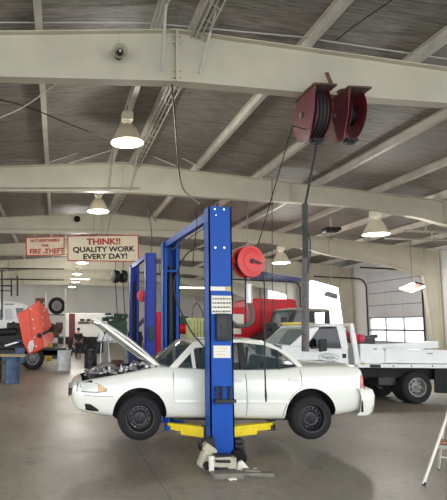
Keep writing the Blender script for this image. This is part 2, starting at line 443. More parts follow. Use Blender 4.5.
# closed sectional door with two rows of windows
ya, yb, hh = DO[0]
xd = XRW-.02
rows = [0, .62, 1.24, 1.92, 2.64, 3.34, 4.06, 4.72, hh]
d = MB()
cols = [ya + (yb-ya)*i/3 for i in range(4)]
for i in range(8):
    z0, z1 = rows[i]+.008, rows[i+1]-.008
    if i in (2, 3):                                            # glazed sections: only stiles and rails
        for yy in cols: d.bb((xd-.03, max(ya, yy-.05), z0), (xd+.02, min(yb, yy+.05), z1))
        d.bb((xd-.03, ya, z0), (xd+.02, yb, z0+.05)); d.bb((xd-.03, ya, z1-.05), (xd+.02, yb, z1))
    else:
        d.bb((xd-.02, ya, z0), (xd+.02, yb, z1))
        for yy in cols: d.bb((xd-.035, max(ya, yy-.05), z0), (xd-.02, min(yb, yy+.05), z1))
dr = struct('door_1', d, 'door_panel')
gl = MB()
for i in (2, 3):
    for k in range(3): gl.bb((xd-.004, cols[k]+.05, rows[i]+.058), (xd+.004, cols[k+1]-.05, rows[i+1]-.058))
g = gl.build('pane', 'clear_glass', dr)
# black strips between the sections and the door tracks
d = MB()
for z in rows[1:-1]: d.bb((xd-.05, ya, z-.02), (xd-.036, yb, z+.02))
d.build('hinge_strip', 'grey_steel', dr)
def track(y, ztop_, name):
    t = MB(); pts = [(XRW-.1, y, 0.02)] + [(XRW-.1, y, ztop_-.5)]
    for i in range(1, 7):
        a_ = math.pi/2*i/6; pts.append((XRW-.1-.55*(1-math.cos(a_)), y, ztop_-.5+.55*math.sin(a_)))
    pts.append((XRW-3.4, y, ztop_+.12))
    t.tube(pts, .045, 6)
    return t.build(name, 'black_steel', dr)
track(ya-.08, 4.95, 'door_track'); track(yb+.08, 4.95, 'door_track')
# open bay door: only its tracks and the raised header are in place
d = MB()
for yy in (DO[1][0]-.1, DO[1][1]+.1):
    pts = [(XRW-.1, yy, .02), (XRW-.1, yy, 4.95)] + [(XRW-.1-.55*(1-math.cos(math.pi/2*i/6)), yy, 4.95+.55*math.sin(math.pi/2*i/6)) for i in range(1, 7)] + [(XRW-5.6, yy, 5.62)]
    d.tube(pts, .05, 6)
dr2 = struct('door_2', d, 'black_steel')
d = MB()
for i in range(6): d.bb((XRW-1.1-.7*i, DO[1][0], 5.55+.02*i), (XRW-.42-.7*i, DO[1][1], 5.6+.02*i))
d.build('raised_panels', 'purple_blue', dr2)

# conduits and pipes fixed to the frames (fixed building services)
c = MB()
y1 = FY[1]
pts = [at(-30, 22.5, y1-.03), at(118, 22.5, y1-.03), at(150, 23, y1-.03), at(300, 37, y1-.03), at(480, 64, y1-.03)]
c.tube(pts, .014, 6)
c.tube([at(161.5, 72, y1-.03), at(168, -28, 7.6)], .028, 8)
c.tube([at(199, 73, y1-.03), at(207, 45, y1-.1), at(218, 0, y1-.4)], .026, 8)
for yy, pp in ((FY[2], [(-20, 187.5), (140, 187.5)]), (FY[3], [(-20, 229), (180, 230)]), (FY[3]-.3, [(300, 238), (447, 250)])):
    c.tube([at(x, z, yy-.03) for x, z in pp], .02, 6)
struct('trim_4', c, 'conduit')
# bundle of conduits along the ridge
c = MB(); rz_ = lambda x: roofz(x)-.03
for dx, dz in ((.28, -.02), (.36, -.03), (.44, -.02), (.52, -.07)):
    c.tube([(X0+dx, yy, rz_(X0+dx)+dz+.01*math.sin(yy*3+dx*9)) for yy in [2+.8*i for i in range(37)]], .018, 6)
for i in range(60):
    yy = 3+.42*i
    c.tube([(X0+.24, yy, rz_(X0)-.03), (X0+.56, yy+.2, rz_(X0)-.08)], .012, 5)
struct('trim_5', c, 'conduit')
# pipe rack by the right hand roof
c = MB()
P1 = [(403, 230.5, 19), (423, 231.5, 19), (455, 232.5, 19)]
c.tube([at(*p) for p in P1], .045, 8)
c.tube([at(385, 238, 21), at(410, 239, 21), at(450, 240, 21)], .05, 8)
for x, y_, y2 in ((426, 218, 232), (432, 232, 240)): c.tube([at(x, y_, 19), at(x, y2, 19)], .03, 6)
struct('trim_6', c, 'conduit')
# pipe frame at the far left
c = MB()
for x, ya_, yb_ in ((2, 270, 318), (11.5, 278, 296), (17.5, 276, 296)): c.tube([at(x, ya_, 26), at(x, yb_, 26)], .05, 6)
for ya_ in (268, 279, 285, 290): c.tube([at(-20, ya_, 26), at(64 if ya_ < 280 else 12, ya_+1, 26)], .03, 6)
struct('trim_7', c, 'black_steel')
# ================================================================== LIFTS
def column_mb(open_dir, w, dpt, h, t=.02):
    """channel post with its open side towards open_dir (+1 = +Y, -1 = -Y)"""
    b = MB(); yo = -open_dir*dpt/2
    b.bb((-w/2, yo-.0, .0), (w/2, yo+open_dir*t, h))
    for s in (-1, 1):
        b.bb((s*w/2, -dpt/2, 0), (s*(w/2-t), dpt/2, h))
        b.bb((s*w/2, open_dir*(dpt/2-t), 0), (s*(w/2-.075), open_dir*dpt/2, h))
    return b
def tr(mb, v):
    bmesh.ops.translate(mb.bm, verts=mb.bm.verts, vec=Vector(v)); return mb
LX, LYN = 2.36, 7.40
lift = thing('vehicle_lift', 'bright blue two post car lift with yellow arms holding up the white sedan', 'car lift', (LX, LYN+.14, 0))
W_, D_, HL = .345, .27, 3.67
yn, yf = LYN+D_/2, 10.70+D_/2
n = tr(column_mb(1, W_, D_, HL), (LX, yn, 0)).build('post', 'lift_blue', lift)
f_ = tr(column_mb(-1, W_, D_, HL), (LX, yf, 0)).build('post', 'lift_blue', lift)
for x, y in ((214.5, 209.5), (223.5, 209.7), (215.7, 215.4), (215, 247.8), (223.9, 247.8)):
    p = at(x, y, LYN); b = MB(); b.cyl((p.x, LYN+.005, p.z), (p.x, LYN-.018, p.z), .014 if y != 215.4 else .009, seg=6)
    b.build('bolt', 'chrome', n)
# top pulleys and cap
for yy, pr_ in ((yn, n), (yf, f_)):
    b = MB(); b.bb((LX-W_/2, yy-D_/2, HL), (LX+W_/2, yy+D_/2, HL+.012)); b.build('top_cap', 'lift_blue', pr_)
b = MB()
for dx in (-.06, .0):
    b.cyl((LX+dx-.012, yn, HL+.05), (LX+dx+.012, yn, HL+.05), .045, seg=16)
    b.bar((LX+dx, yn, HL), (LX+dx, yn-.05, HL+.09), .02, .02)
b.build('cable_sheave', 'black_steel', n)
# overhead beam
b = MB(); zb = HL-.07
b.bar((LX-.09, yn+D_/2-.04, zb-.02), (LX-.09, yf-D_/2+.04, zb+.03), .09, .12)
b.build('crossbeam', 'lift_blue', lift)
b = MB(); b.tube([(LX+.03, yn+D_/2-.02, zb-.05), (LX-.02, yf-D_/2+.04, zb-.1)], .012, 6); b.build('safety_bar', 'grey_steel', lift)
b = MB(); b.bb((LX-W_/2-.0, yf-D_/2-.005, HL-.62), (LX+W_/2, yf-D_/2+.015, HL-.58)); b.build('tie_plate', 'lift_blue', f_)
for yy, pr_, o in ((yn, n, 1), (yf, f_, -1)):
    b = MB(); b.bb((LX-.25, yy-.24, 0), (LX+.25, yy+.24, .022)); b.build('base_plate', 'lift_blue', pr_)
    # carriage inside the channel, lifting cylinder
    b = MB(); b.bb((LX-.13, yy-.09, .30), (LX+.13, yy+.10, 1.15)); cg = b.build('carriage', 'lift_blue' if o < 0 else 'black_steel', lift)
    b = MB(); b.cyl((LX, yy-.02, .1), (LX, yy-.02, HL-.5), .055, seg=14); b.cyl((LX+.0, yy-.02, 1.2), (LX, yy-.02, HL-.75), .075, seg=14); b.build('lifting_cylinder', 'black_plastic', pr_)
    b = MB()
    for dx in (-.09, .09): b.tube([(LX+dx, yy, .3), (LX+dx, yy, HL-.1)], .007, 5)
    b.build('lift_chain', 'black_steel', pr_)
# arms
def arm(a, e, zc, pad, near=True):
    a, e = Vector(a), Vector(e); d = (e-a); L = d.length
    b = MB(); b.bar(a, a+d*.62, .12, .15); am = b.build('swing_arm', 'yellow_paint', lift, bevel=.006)
    b = MB(); b.bar(a+d*.5+Vector((0, 0, .02)), e+Vector((0, 0, .02)), .095, .10); b.build('extension', 'yellow_paint', am, bevel=.005)
    b = MB(); b.cyl((e.x, e.y, zc-.045), (e.x, e.y, zc+.03), .07); b.cyl((e.x, e.y, zc+.03), (e.x, e.y, pad-.02), .022); b.cyl((e.x, e.y, pad-.025), (e.x, e.y, pad), .065); b.build('lift_pad', 'lift_blue' if e.x < LX else 'black_steel', am)
    b = MB(); b.cyl((a.x, a.y, zc-.08), (a.x, a.y, zc+.09), .055); b.build('pivot_pin', 'black_steel', am)
    b = MB(); b.prism([a+d*.02+Vector((0, 0, -.06)), a+d*.22+Vector((0, 0, -.06)), a+d*.22+Vector((0, 0, .035)), a+d*.02+Vector((0, 0, .085))], (0, -.06, 0)); b.build('arm_gusset', 'yellow_paint', am)
ZA = .385
ysill = 8.12
arm((LX-.16, yn+.19, ZA), (1.74, 8.10, ZA), ZA, .555)
arm((LX+.16, yn+.19, ZA), (3.35, 8.10, ZA), ZA, .555)
arm((LX-.16, yf-.19, ZA), (1.70, 9.34, ZA), ZA, .555)
arm((LX+.16, yf-.19, ZA), (3.35, 9.34, ZA), ZA, .555)
def facebox(x0, y0, x1, y1, out, Y=LYN, inn=0.0):
    p, q = at(x0, y0, Y), at(x1, y1, Y); b = MB(); b.bb((p.x, Y-out, q.z), (q.x, Y+inn, p.z)); return b
pl = facebox(210.5, 286.4, 225.5, 290.8, .003).build('label_strip', 'label_white', n); pl['label'] = 'white label strip'
pl = facebox(226, 286.4, 231, 291.2, .003).build('label_strip', 'label_tan', n)
wp = facebox(211.5, 295.5, 231.6, 314, .003).build('warning_placard', 'label_white', n)
random.seed(3)
for r in range(4):
    x = 212.6; b = MB()
    while x < 230:
        l = random.uniform(1.0, 2.6); p, q = at(x, 298+r*4.2, LYN-.003), at(min(230.6, x+l), 299.6+r*4.2, LYN-.003)
        b.bb((p.x, LYN-.005, q.z), (q.x, LYN-.002, p.z)); x += l+.8
    b.build('print', 'ink', wp)
cb = facebox(214.8, 313.5, 229.2, 340.5, .10, inn=0).build('control_box', 'black_plastic', n, bevel=.012)
b = facebox(217, 318, 227, 336, .004, Y=LYN-.10); p = at(222, 327, LYN-.1)
b.cyl((p.x, LYN-.10, p.z), (p.x, LYN-.125, p.z), .02); b.cyl((p.x, LYN-.10, p.z-.07), (p.x, LYN-.12, p.z-.07), .014); b.build('switch_plate', 'black_steel', cb)
st = facebox(213.4, 345.5, 230.6, 358, .003).build('paper_notice', 'label_white', n)
for r in range(3):
    b = MB(); p, q = at(215.5, 348+r*3, LYN-.003), at(227-r*2, 348.6+r*3, LYN-.003); b.bb((p.x, LYN-.0045, q.z), (q.x, LYN-.002, p.z))
    b.build('print', 'label_tan', st)
hd = MB(); p, q = at(213.6, 399, LYN), at(234.3, 402, LYN); hd.bb((p.x, LYN-.09, q.z), (q.x, LYN, p.z))
ho = hd.build('adapter_holder', 'black_steel', n)
for x0, x1 in ((214.8, 219.0), (220.2, 223.4), (227.8, 232.2)):
    p, q = at(x0, 386.5, LYN-.045), at(x1, 404, LYN-.045); b = MB(); cx_ = (p.x+q.x)/2; rr = (q.x-p.x)/2
    b.cyl((cx_, LYN-.045, q.z), (cx_, LYN-.045, p.z), rr*.72, seg=14); b.cyl((cx_, LYN-.045, p.z-.02), (cx_, LYN-.045, p.z), rr, seg=14); b.build('height_adapter', 'black_plastic', ho)
b = MB(); b.tube(smoothpath([(LX-W_/2-.01, yn+.05, 3.1), (LX-.42, yn+.25, 3.0), (LX-.55, yn+.5, 2.5), (LX-.34, yn+.4, 1.9), (LX-W_/2-.012, yn+.05, 1.6)]), .011, 6); b.build('hydraulic_hose', 'hose_black', n)

# second, darker lift further back
l2 = thing('vehicle_lift', 'darker indigo two post lift standing behind the bright blue one', 'car lift', (2.5, 15.4, 0))
z2 = 4.12; w2 = .32; y2n, y2f = 15.55, 18.85
x2n = at(151.3, 300, y2n).x; x2f = at(133.2, 300, y2f).x
xm = (x2n+x2f)/2
pn = tr(column_mb(1, w2, .28, z2), (xm, y2n, 0)).build('post', 'lift_blue_dark', l2)
pf = tr(column_mb(-1, w2, .28, z2), (xm, y2f, 0)).build('post', 'lift_blue_dark', l2)
b = MB(); b.bar((xm-.08, y2n+.12, z2-.06), (xm-.08, y2f-.12, z2-.06), .10, .14); b.build('crossbeam', 'lift_blue_dark', l2)
for yy, pp in ((y2n, pn), (y2f, pf)):
    b = MB(); b.bb((xm-.24, yy-.22, 0), (xm+.24, yy+.22, .02)); b.build('base_plate', 'lift_blue_dark', pp)
    b = MB(); b.bb((xm-.12, yy-.09, .3), (xm+.12, yy+.09, 1.2)); b.build('carriage', 'black_steel', l2)
    b = MB(); b.cyl((xm, yy, .1), (xm, yy, z2-.6), .05); b.build('lifting_cylinder', 'black_plastic', pp)
for sgn in (-1, 1):
    for yy, o in ((y2n+.2, 1), (y2f-.2, -1)):
        b = MB(); b.bar((xm+sgn*.16, yy, .22), (xm+sgn*1.1, yy+o*.55, .22), .1, .1); b.build('swing_arm', 'lift_blue_dark', l2)
b = MB(); b.bb((xm-.06, y2n-.20, 1.5), (xm+.06, y2n-.14, 1.9))
b.build('control_box', 'green_machine', pn)
# ================================================================== WHITE SEDAN (on the lift)
YC, YS = 8.72, 7.88
def K(x, y): p = at(x, y, YS); return (p.x, p.z)
wf, wr = K(140, 416.5), K(311.5, 419.0)
ZW = (wf[1]+wr[1])/2
car = thing('sedan', 'white four door sedan with its hood open, raised on the blue lift', 'car', ((wf[0]+wr[0])/2, YC, ZW-.33))
TOP = [(72.5, 393), (75, 388), (79, 384), (84, 382.6), (92, 380.6), (101, 379), (120, 375.3), (140, 371), (160, 367.2), (180, 368.3), (207, 369.2), (248, 370), (285, 369.4), (303, 367.3), (330, 366.6), (358, 366.6), (364, 367.6), (367.5, 371)]
BOTP = [(72.5, 402), (75, 409), (81.5, 414), (100, 417), (115, 418.5), (171, 419.5), (290, 421), (330, 418), (342, 416.5), (364, 413), (367.5, 409)]
TOPW = [K(x, y) for x, y in TOP]; BOTW = [K(x, y) for x, y in BOTP]
XF, XB = TOPW[0][0], TOPW[-1][0]
def zt(x): return interp(x, TOPW)
def zb(x): return interp(x, BOTW)
HWT = [(XF, .50), (XF+.05, .63), (XF+.12, .72), (XF+.25, .785), (XF+.5, .83), (XF+.9, .855), (XF+1.6, .865), (XB-1.2, .865), (XB-.5, .85), (XB-.15, .82), (XB-.04, .78), (XB, .72)]
def hw(x): return interp(x, HWT)
GT = [(0, .80), (.05, .92), (.14, .975), (.30, .995), (.5, 1.0), (.68, .992), (.82, .97), (.92, .935), (.98, .89), (1.0, .84)]
def side(x, z, s=-1, out=0.0):
    t = (z-zb(x))/max(.02, zt(x)-zb(x)); return YC + s*(hw(x)*interp(t, GT)+out)
xs = [XF, XF+.03, XF+.06, XF+.12, XF+.2, XF+.3, XF+.42] + [XF+.42+(XB-XF-.62)*i/34 for i in range(1, 35)] + [XB-.14, XB-.08, XB-.03, XB]
rg = []
for x in xs:
    a_, b_ = zt(x), zb(x); rr = []
    crown = .035
    rr.append((x, YC, b_))
    for t, g in GT: rr.append((x, YC-hw(x)*g, b_+t*(a_-b_)))
    rr.append((x, YC-hw(x)*.5, a_+crown*.8)); rr.append((x, YC, a_+crown)); rr.append((x, YC+hw(x)*.5, a_+crown*.8))
    for t, g in GT[::-1]: rr.append((x, YC+hw(x)*g, b_+t*(a_-b_)))
    rg.append(rr)
mb = MB(); mb.rings(rg)
body = mb.build('body', ['car_white', 'dark_void', 'interior_grey'], car, smooth=38)
RA = .405
cuts = []
for wx in (wf[0], wr[0]):
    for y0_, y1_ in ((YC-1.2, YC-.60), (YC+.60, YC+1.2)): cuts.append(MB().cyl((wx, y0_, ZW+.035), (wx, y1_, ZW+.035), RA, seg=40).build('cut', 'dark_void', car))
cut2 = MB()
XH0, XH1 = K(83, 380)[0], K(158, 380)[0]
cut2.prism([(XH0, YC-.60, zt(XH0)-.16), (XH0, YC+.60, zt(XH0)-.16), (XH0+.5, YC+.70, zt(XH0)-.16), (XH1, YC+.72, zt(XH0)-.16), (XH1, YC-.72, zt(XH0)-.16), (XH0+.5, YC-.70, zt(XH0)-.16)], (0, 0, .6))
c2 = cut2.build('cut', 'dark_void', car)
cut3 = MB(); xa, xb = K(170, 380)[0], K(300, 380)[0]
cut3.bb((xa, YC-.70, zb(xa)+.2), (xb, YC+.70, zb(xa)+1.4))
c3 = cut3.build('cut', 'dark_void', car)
for cc in cuts+[c2, c3]:
    m = body.modifiers.new('b', 'BOOLEAN'); m.operation = 'DIFFERENCE'; m.object = cc; m.solver = 'EXACT'
bpy.context.view_layer.update()
me = bpy.data.meshes.new_from_object(body.evaluated_get(bpy.context.evaluated_depsgraph_get()))
body.modifiers.clear(); old = body.data; body.data = me; bpy.data.meshes.remove(old); me.name = 'body'
for cc in cuts+[c2, c3]: bpy.data.objects.remove(cc)
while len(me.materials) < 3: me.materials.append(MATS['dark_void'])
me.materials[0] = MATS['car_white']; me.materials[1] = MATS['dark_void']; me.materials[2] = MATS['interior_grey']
off = ROOT[car.name].translation
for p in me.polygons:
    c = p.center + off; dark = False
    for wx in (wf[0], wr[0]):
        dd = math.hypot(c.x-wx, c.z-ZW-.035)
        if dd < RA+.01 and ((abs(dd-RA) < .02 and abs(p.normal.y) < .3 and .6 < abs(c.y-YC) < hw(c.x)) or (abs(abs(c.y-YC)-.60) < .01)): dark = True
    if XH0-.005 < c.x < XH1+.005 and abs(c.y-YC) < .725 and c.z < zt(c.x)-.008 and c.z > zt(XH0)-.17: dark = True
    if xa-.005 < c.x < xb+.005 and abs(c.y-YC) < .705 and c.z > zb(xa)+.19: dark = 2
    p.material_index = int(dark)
    p.use_smooth = True
me.set_sharp_from_angle(angle=R(38))

# door skins, slightly proud so that their gaps read
def skin(fx0, fx1, z0, z1, out, nz=14, nx=10, th=.006, s=-1):
    rows_ = []
    for i in range(nz+1):
        v = i/nz; row = []
        for j in range(nx+1):
            u = j/nx
            zlo, zhi = z0, z1
            xa_, xb_ = fx0(v), fx1(v); x = xa_+(xb_-xa_)*u
            zz = zlo(x)+(zhi(x)-zlo(x))*v
            row.append((x, side(x, zz, s, out), zz))
        rows_.append(row)
    return MB().grid(rows_, (0, -s*th, 0))
zlo = lambda x: zb(x)+.06; zhi = lambda x: zt(x)-.012
xA, xBp, xC = K(174, 380)[0], K(246, 380)[0], K(301, 375)[0]
def arch_edge(v):
    z = .60+v*(zt(xC)-.60-.012)
    ar = RA+.045; dz = z-ZW-.035
    xe = wr[0]-math.sqrt(max(0, ar*ar-dz*dz)) if abs(dz) < ar else xC
    return min(xC, xe)
for s in (-1, 1):
    fd = skin(lambda v: xA-.02*(1-v), lambda v: xBp-.006, zlo, zhi, .007, s=s).build('front_door', 'car_white', car, smooth=40)
    rd = skin(lambda v: xBp+.006, arch_edge, zlo, zhi, .007, s=s).build('rear_door', 'car_white', car, smooth=40)
    for dpart, hx, hy in ((fd, 237, 380.5), (rd, 293, 379.5)):
        hX, hZ = K(hx, hy); b = MB(); yy = side(hX, hZ, s, .02)
        b.box((hX, yy, hZ), (.17, .028, .034)); b.build('door_handle', 'car_white', dpart, bevel=.008)
    b = MB(); mz = K(240, 402)[1]
    for x0_, x1_ in ((xA+.01, xBp-.02), (xBp+.02, K(288, 402)[0])):
        b.grid([[(x0_+(x1_-x0_)*i/8, side(x0_+(x1_-x0_)*i/8, mz+dz, s, .016 if dz else .022), mz+dz) for i in range(9)] for dz in (-.025, 0, .025)], (0, -s*.02, 0))
    b.build('side_molding', 'car_white', car, smooth=30)
for s in (-1, 1):
    b = MB()
    for xg in (xA-.008, xBp):
        rows_ = []
        for i in range(13):
            z = zlo(xg)+(zhi(xg)-zlo(xg))*i/12; rows_.append([(xg-.004, side(xg, z, s, .0035), z), (xg+.004, side(xg, z, s, .0035), z)])
        b.grid(rows_)
    rows_ = []
    for i in range(15):
        v = i/14; x_ = arch_edge(v)+.006; z = zlo(x_)+(zhi(x_)-zlo(x_))*v; rows_.append([(x_-.004, side(x_, z, s, .0035), z), (x_+.005, side(x_, z, s, .0035), z)])
    b.grid(rows_)
    b.build('door_gap', 'black_plastic', car)
# greenhouse
ZBELT, ZROOF = zt(K(248, 370)[0]), K(240, 341)[1]
def ghw(z): return .735 - .155*max(0, min(1, (z-ZBELT)/(ZROOF-ZBELT)))**1.15
def GP(x, y, s=-1, inn=0.0):
    X, Z = K(x, y); return Vector((X, YC+s*(ghw(Z)-inn), Z))
def slab(pts, s, inn=0.0, th=.035):
    a = [GP(x, y, s, inn) for x, y in pts]; b = [GP(x, y, s, inn+th) for x, y in pts]
    mb = MB(); va = [mb.bm.verts.new(p) for p in a]; vb = [mb.bm.verts.new(p) for p in b]; n_ = len(a)
    mb._f(va[::-1]); mb._f(vb)
    for i in range(n_): mb._f([va[i], va[(i+1) % n_], vb[(i+1) % n_], vb[i]])
    return mb
ROOFL = [(196, 343.6), (205, 341.6), (222, 340.4), (245, 340.3), (264, 341.4), (277, 344.6)]
for s in (-1, 1):
    slab([(170, 369), (193.5, 346), (198, 342.4), (209, 340.8), (209, 347.6), (199, 348.6), (177.5, 369.6)], s).build('a_pillar', 'car_white', car)
    slab([(196, 344), (205, 340.9), (222, 339.8), (245, 339.8), (264, 340.9), (277, 344.2), (287, 350.5), (283, 350.8), (270, 345.8), (248, 343.2), (222, 343.2), (205, 345)], s).build('roof_rail', 'car_white', car)
    slab([(242.5, 343), (248.5, 343), (249.5, 370.5), (243, 370.5)], s, -.004).build('b_pillar', 'black_plastic', car)
    slab([(276, 343.8), (288, 350.5), (299.5, 358.8), (306, 366.4), (309, 370), (303, 370), (300, 366), (292, 357.5), (283, 350.8)], s).build('c_pillar', 'car_white', car)
    slab([(177, 369.5), (199, 348), (206, 344.3), (222, 343), (242.6, 343), (243, 370)], s, .012, .006).build('front_window', 'car_glass', car)
    slab([(193.6, 351.5), (197, 349), (198.2, 370), (194.8, 370)], s, .0, .03).build('window_divider', 'car_white', car)
    w_ = slab([(249.2, 343.2), (262, 344.2), (272, 346.8), (280.5, 350.6), (281.4, 369.8), (249.6, 370)], s, .012, .006).build('rear_window', 'car_glass', car)
    slab([(282.6, 351.5), (291, 357.5), (299, 365.8), (301.5, 369.6), (283, 369.8)], s, .012, .006).build('quarter_window', 'car_glass', car)
    slab([(280.4, 350.3), (282.8, 351.2), (283.2, 370), (281.2, 370)], s, .0, .02).build('window_divider', 'black_plastic', car)
    # black weather strip under the glass
    b = MB(); b.tube([GP(172, 369.2, s, -.004), GP(207, 369.6, s, -.004), GP(248, 370.4, s, -.004), GP(302, 369.8, s, -.004)], .009, 6); b.build('weather_strip', 'black_plastic', car)
    if s < 0: continue
    X, Z = K(181, 362); b = MB()
    b.prism([(X-.02, YC+s*.76, Z-.06), (X+.13, YC+s*.76, Z-.05), (X+.13, YC+s*.76, Z+.07), (X+.0, YC+s*.76, Z+.06)], (0, s*.16, 0)); b.build('wing_mirror', 'car_white', car, bevel=.02)
b = MB()
rg = []
for x, y in [(196, 343.2)] + [(201, 341.6), (210, 340.6), (222, 339.9), (245, 339.8), (264, 340.9), (271, 342.3), (277, 344.4)]:
    X, Z = K(x, y); h_ = ghw(Z)-.01
    rg.append([(X, YC+h_*u, Z+.035*(1-u*u)) for u in (-1, -.8, -.5, 0, .5, .8, 1)] + [(X, YC+h_*u, Z-.02+.035*(1-u*u)) for u in (1, .8, .5, 0, -.5, -.8, -1)])
b.rings(rg); b.build('roof', 'car_white', car, smooth=40)
def screen(x0, y0, x1, y1, name, bw0=.08, bw1=.08):
    X0_, Z0 = K(x0, y0); X1, Z1 = K(x1, y1); rows_ = []
    for i in range(7):
        t = i/6; X, Z = X0_+(X1-X0_)*t, Z0+(Z1-Z0)*t; h_ = ghw(Z)-.02
        bow = bw0+(bw1-bw0)*t
        rows_.append([(X+bow*(1-u*u), YC+h_*u, Z+.02*(1-u*u)) for u in (-1, -.66, -.33, 0, .33, .66, 1)])
    return MB().grid(rows_, (.0, 0, -.008)).build(name, 'car_glass', car, smooth=40)
screen(169, 369, 195.5, 344.6, 'windshield', -.24, -.12)
screen(306, 366, 277.5, 345, 'rear_windshield')
# cowl with wipers
b = MB(); X, Z = K(164, 368.2); b.bb((X-.08, YC-.70, Z-.05), (X+.10, YC+.70, Z+.0)); b.build('cowl', 'black_plastic', car)
b = MB()
for dy in (-.35, .25): b.bar((X+.0, YC+dy, Z+.02), (X+.14, YC+dy+.45, Z+.10), .015, .02)
b.build('wiper', 'black_plastic', car)
b = MB(); x0_, z0_ = K(284, 371); x1_, z1_ = K(309, 369); b.bb((x0_, YC-.64, z0_-.02), (x1_, YC+.64, z0_+.075)); b.build('rear_shelf', 'black_plastic', car)
# seats and wheel
for X_, yy in ((K(218, 380)[0], -.36), (K(218, 380)[0], .36), (K(278, 380)[0], -.34), (K(278, 380)[0], .34)):
    st = MB(); zc = zb(2.5)+.28
    st.box((X_-.22, YC+yy, zc+.1), (.5, .48, .16)); st.bar((X_, YC+yy, zc+.12), (X_+.16, YC+yy, zc+.62), .46, .13, up=(1, 0, 0)); st.box((X_+.20, YC+yy, zc+.74), (.10, .26, .2))
    st.build('seat', 'seat_cloth', car, bevel=.03)
b = MB(); X, Z = K(186, 372); b.box((X, YC, Z-.04), (.34, 1.36, .2)); b.build('dashboard', 'black_plastic', car, bevel=.04)
b = MB(); X, Z = K(203, 368); d_ = Vector((.85, 0, .5)).normalized(); u_, v_, _ = frame_of(d_)
b.tube([Vector((X, YC-.36, Z)) + .18*(math.cos(2*math.pi*k/20)*u_+math.sin(2*math.pi*k/20)*v_) for k in range(20)], .014, 6, loop=True); b.build('steering_wheel', 'black_plastic', car)
# lamps, plates and bumpers
def nose_panel(px_pts, out, name, m, parent=car, n_=6, s=-1):
    lo, hi = px_pts; rows_ = []
    for i in range(n_+1):
        t = i/n_; row = []
        for (xa_, ya_), (xb_, yb_) in zip(lo, hi):
            X, Z = K(xa_+(xb_-xa_)*t, ya_+(yb_-ya_)*t); Z = min(Z, zt(X)-.004)
            row.append((X, side(X, Z, s, out), Z))
        rows_.append(row)
    return MB().grid(rows_, (0, -s*.02, 0)).build(name, m, parent, smooth=40)
for s in (-1, 1):
    nose_panel(([(76.5, 392.6), (82, 392.8), (88, 393), (98, 393.1), (107, 391.6)], [(78.5, 384), (83, 383.2), (88, 382.9), (98, 384), (107, 389.2)]), .006, 'headlight_surround', 'hose_grey', s=s)
    hl = nose_panel(([(77.5, 391.5), (82, 391.8), (88, 392), (93, 392.2), (98, 392.2)], [(79.5, 384.5), (83, 383.6), (88, 383.2), (93, 383.4), (98.5, 384.6)]), .010, 'headlight', 'head_white', s=s)
    nose_panel(([(98.2, 392.2), (101, 392), (104.5, 391.5), (106, 391)], [(98.6, 384.8), (101, 385.6), (104, 387.4), (106, 389.6)]), .010, 'turn_signal', 'amber', hl, s=s)
    nose_panel(([(86, 411), (92, 411.8), (99.5, 412)], [(85, 404.3), (91, 404.8), (98, 409.5)]), .004, 'fog_lamp_opening', 'black_plastic', s=s)
    nose_panel(([(74.5, 395.2), (85, 396.2), (96, 397), (113, 397)], [(74.5, 394.5), (85, 395.5), (96, 396.4), (113, 396.4)]), .006, 'bumper_seam', 'grey_steel', s=s, n_=1)
b = MB(); X = XF-.012; Z = K(72, 395)[1]
b.bb((X-.02, YC-.45, Z-.05), (X+.06, YC+.30, Z+.06)); b.build('grille', 'black_plastic', car)
b = MB(); b.bb((X-.035, YC-.42, K(71, 400)[1]), (X-.02, YC-.12, K(71, 390)[1])); b.bb((X-.025, YC-.40, K(71, 398)[1]), (X+.03, YC-.14, K(71, 392)[1])); b.build('plate_bracket', 'black_plastic', car)
b = MB(); b.tube([K(90, 414)[0:1]+(YC-.7, K(90, 414)[1]), K(90.3, 417)[0:1]+(YC-.7, K(90, 418.6)[1])], .014, 6); b.build('tow_hook', 'label_tan', car)
for s in (-1, 1):
    nose_panel(([(361.6, 388), (364.5, 388), (367.4, 387)], [(363.4, 376), (365.5, 375.2), (367.4, 377)]), .014, 'tail_lamp', 'tail_red', s=s)
b = MB()
plan = [(K(361.5, 390)[0], -.862), (K(364, 390)[0], -.868), (K(369.5, 390)[0], -.86), (K(375.5, 390)[0], -.79), (K(379, 390)[0], -.55), (K(380, 390)[0], 0), (K(379, 390)[0], .55), (K(375.5, 390)[0], .79), (K(369.5, 390)[0], .86), (K(361.5, 390)[0], .862)]
rows_ = []
for zz, ins in ((K(368, 388.5)[1], .06), (K(368, 390)[1], .015), (K(368, 396)[1], -.01), (K(368, 404)[1], 0), (K(368, 412)[1], .02), (K(368, 415.5)[1], .06)):
    rows_.append([(x-ins, YC+yy*(1-ins*.6), zz) for x, yy in plan])
b.grid(rows_, (-.03, 0, 0)); b.build('rear_bumper', 'car_white', car, smooth=35)
b = MB(); X, Z = K(361, 404); b.prism([(X, YC-.875, Z+.06), (X+.012, YC-.875, Z+.05), (X+.016, YC-.875, Z-.11), (X-.014, YC-.875, Z-.12)], (0, .03, 0)); b.build('bumper_crack', 'dark_void', car)
b = MB(); X = XB-.02; b.bb((X, YC-.35, K(368, 381)[1]), (X+.02, YC+.35, K(368, 373)[1])); b.build('rear_plate_panel', 'car_white', car)
b = MB(); b.cyl((XB-.15, YC+.45, K(368, 414)[1]), (XB+.05, YC+.45, K(368, 415)[1]), .03); b.build('tailpipe', 'bright_metal', car)
b = MB(); b.bb((K(175, 0)[0], YC-.66, zb(2.5)-.03), (K(285, 0)[0], YC-.56, zb(2.5)+.03)); b.bb((K(175, 0)[0], YC+.56, zb(2.5)-.03), (K(285, 0)[0], YC+.66, zb(2.5)+.03)); b.bb((K(230, 0)[0], YC-.12, zb(2.5)-.04), (K(330, 0)[0], YC+.12, zb(2.5)+.05)); b.build('underbody', 'black_steel', car)
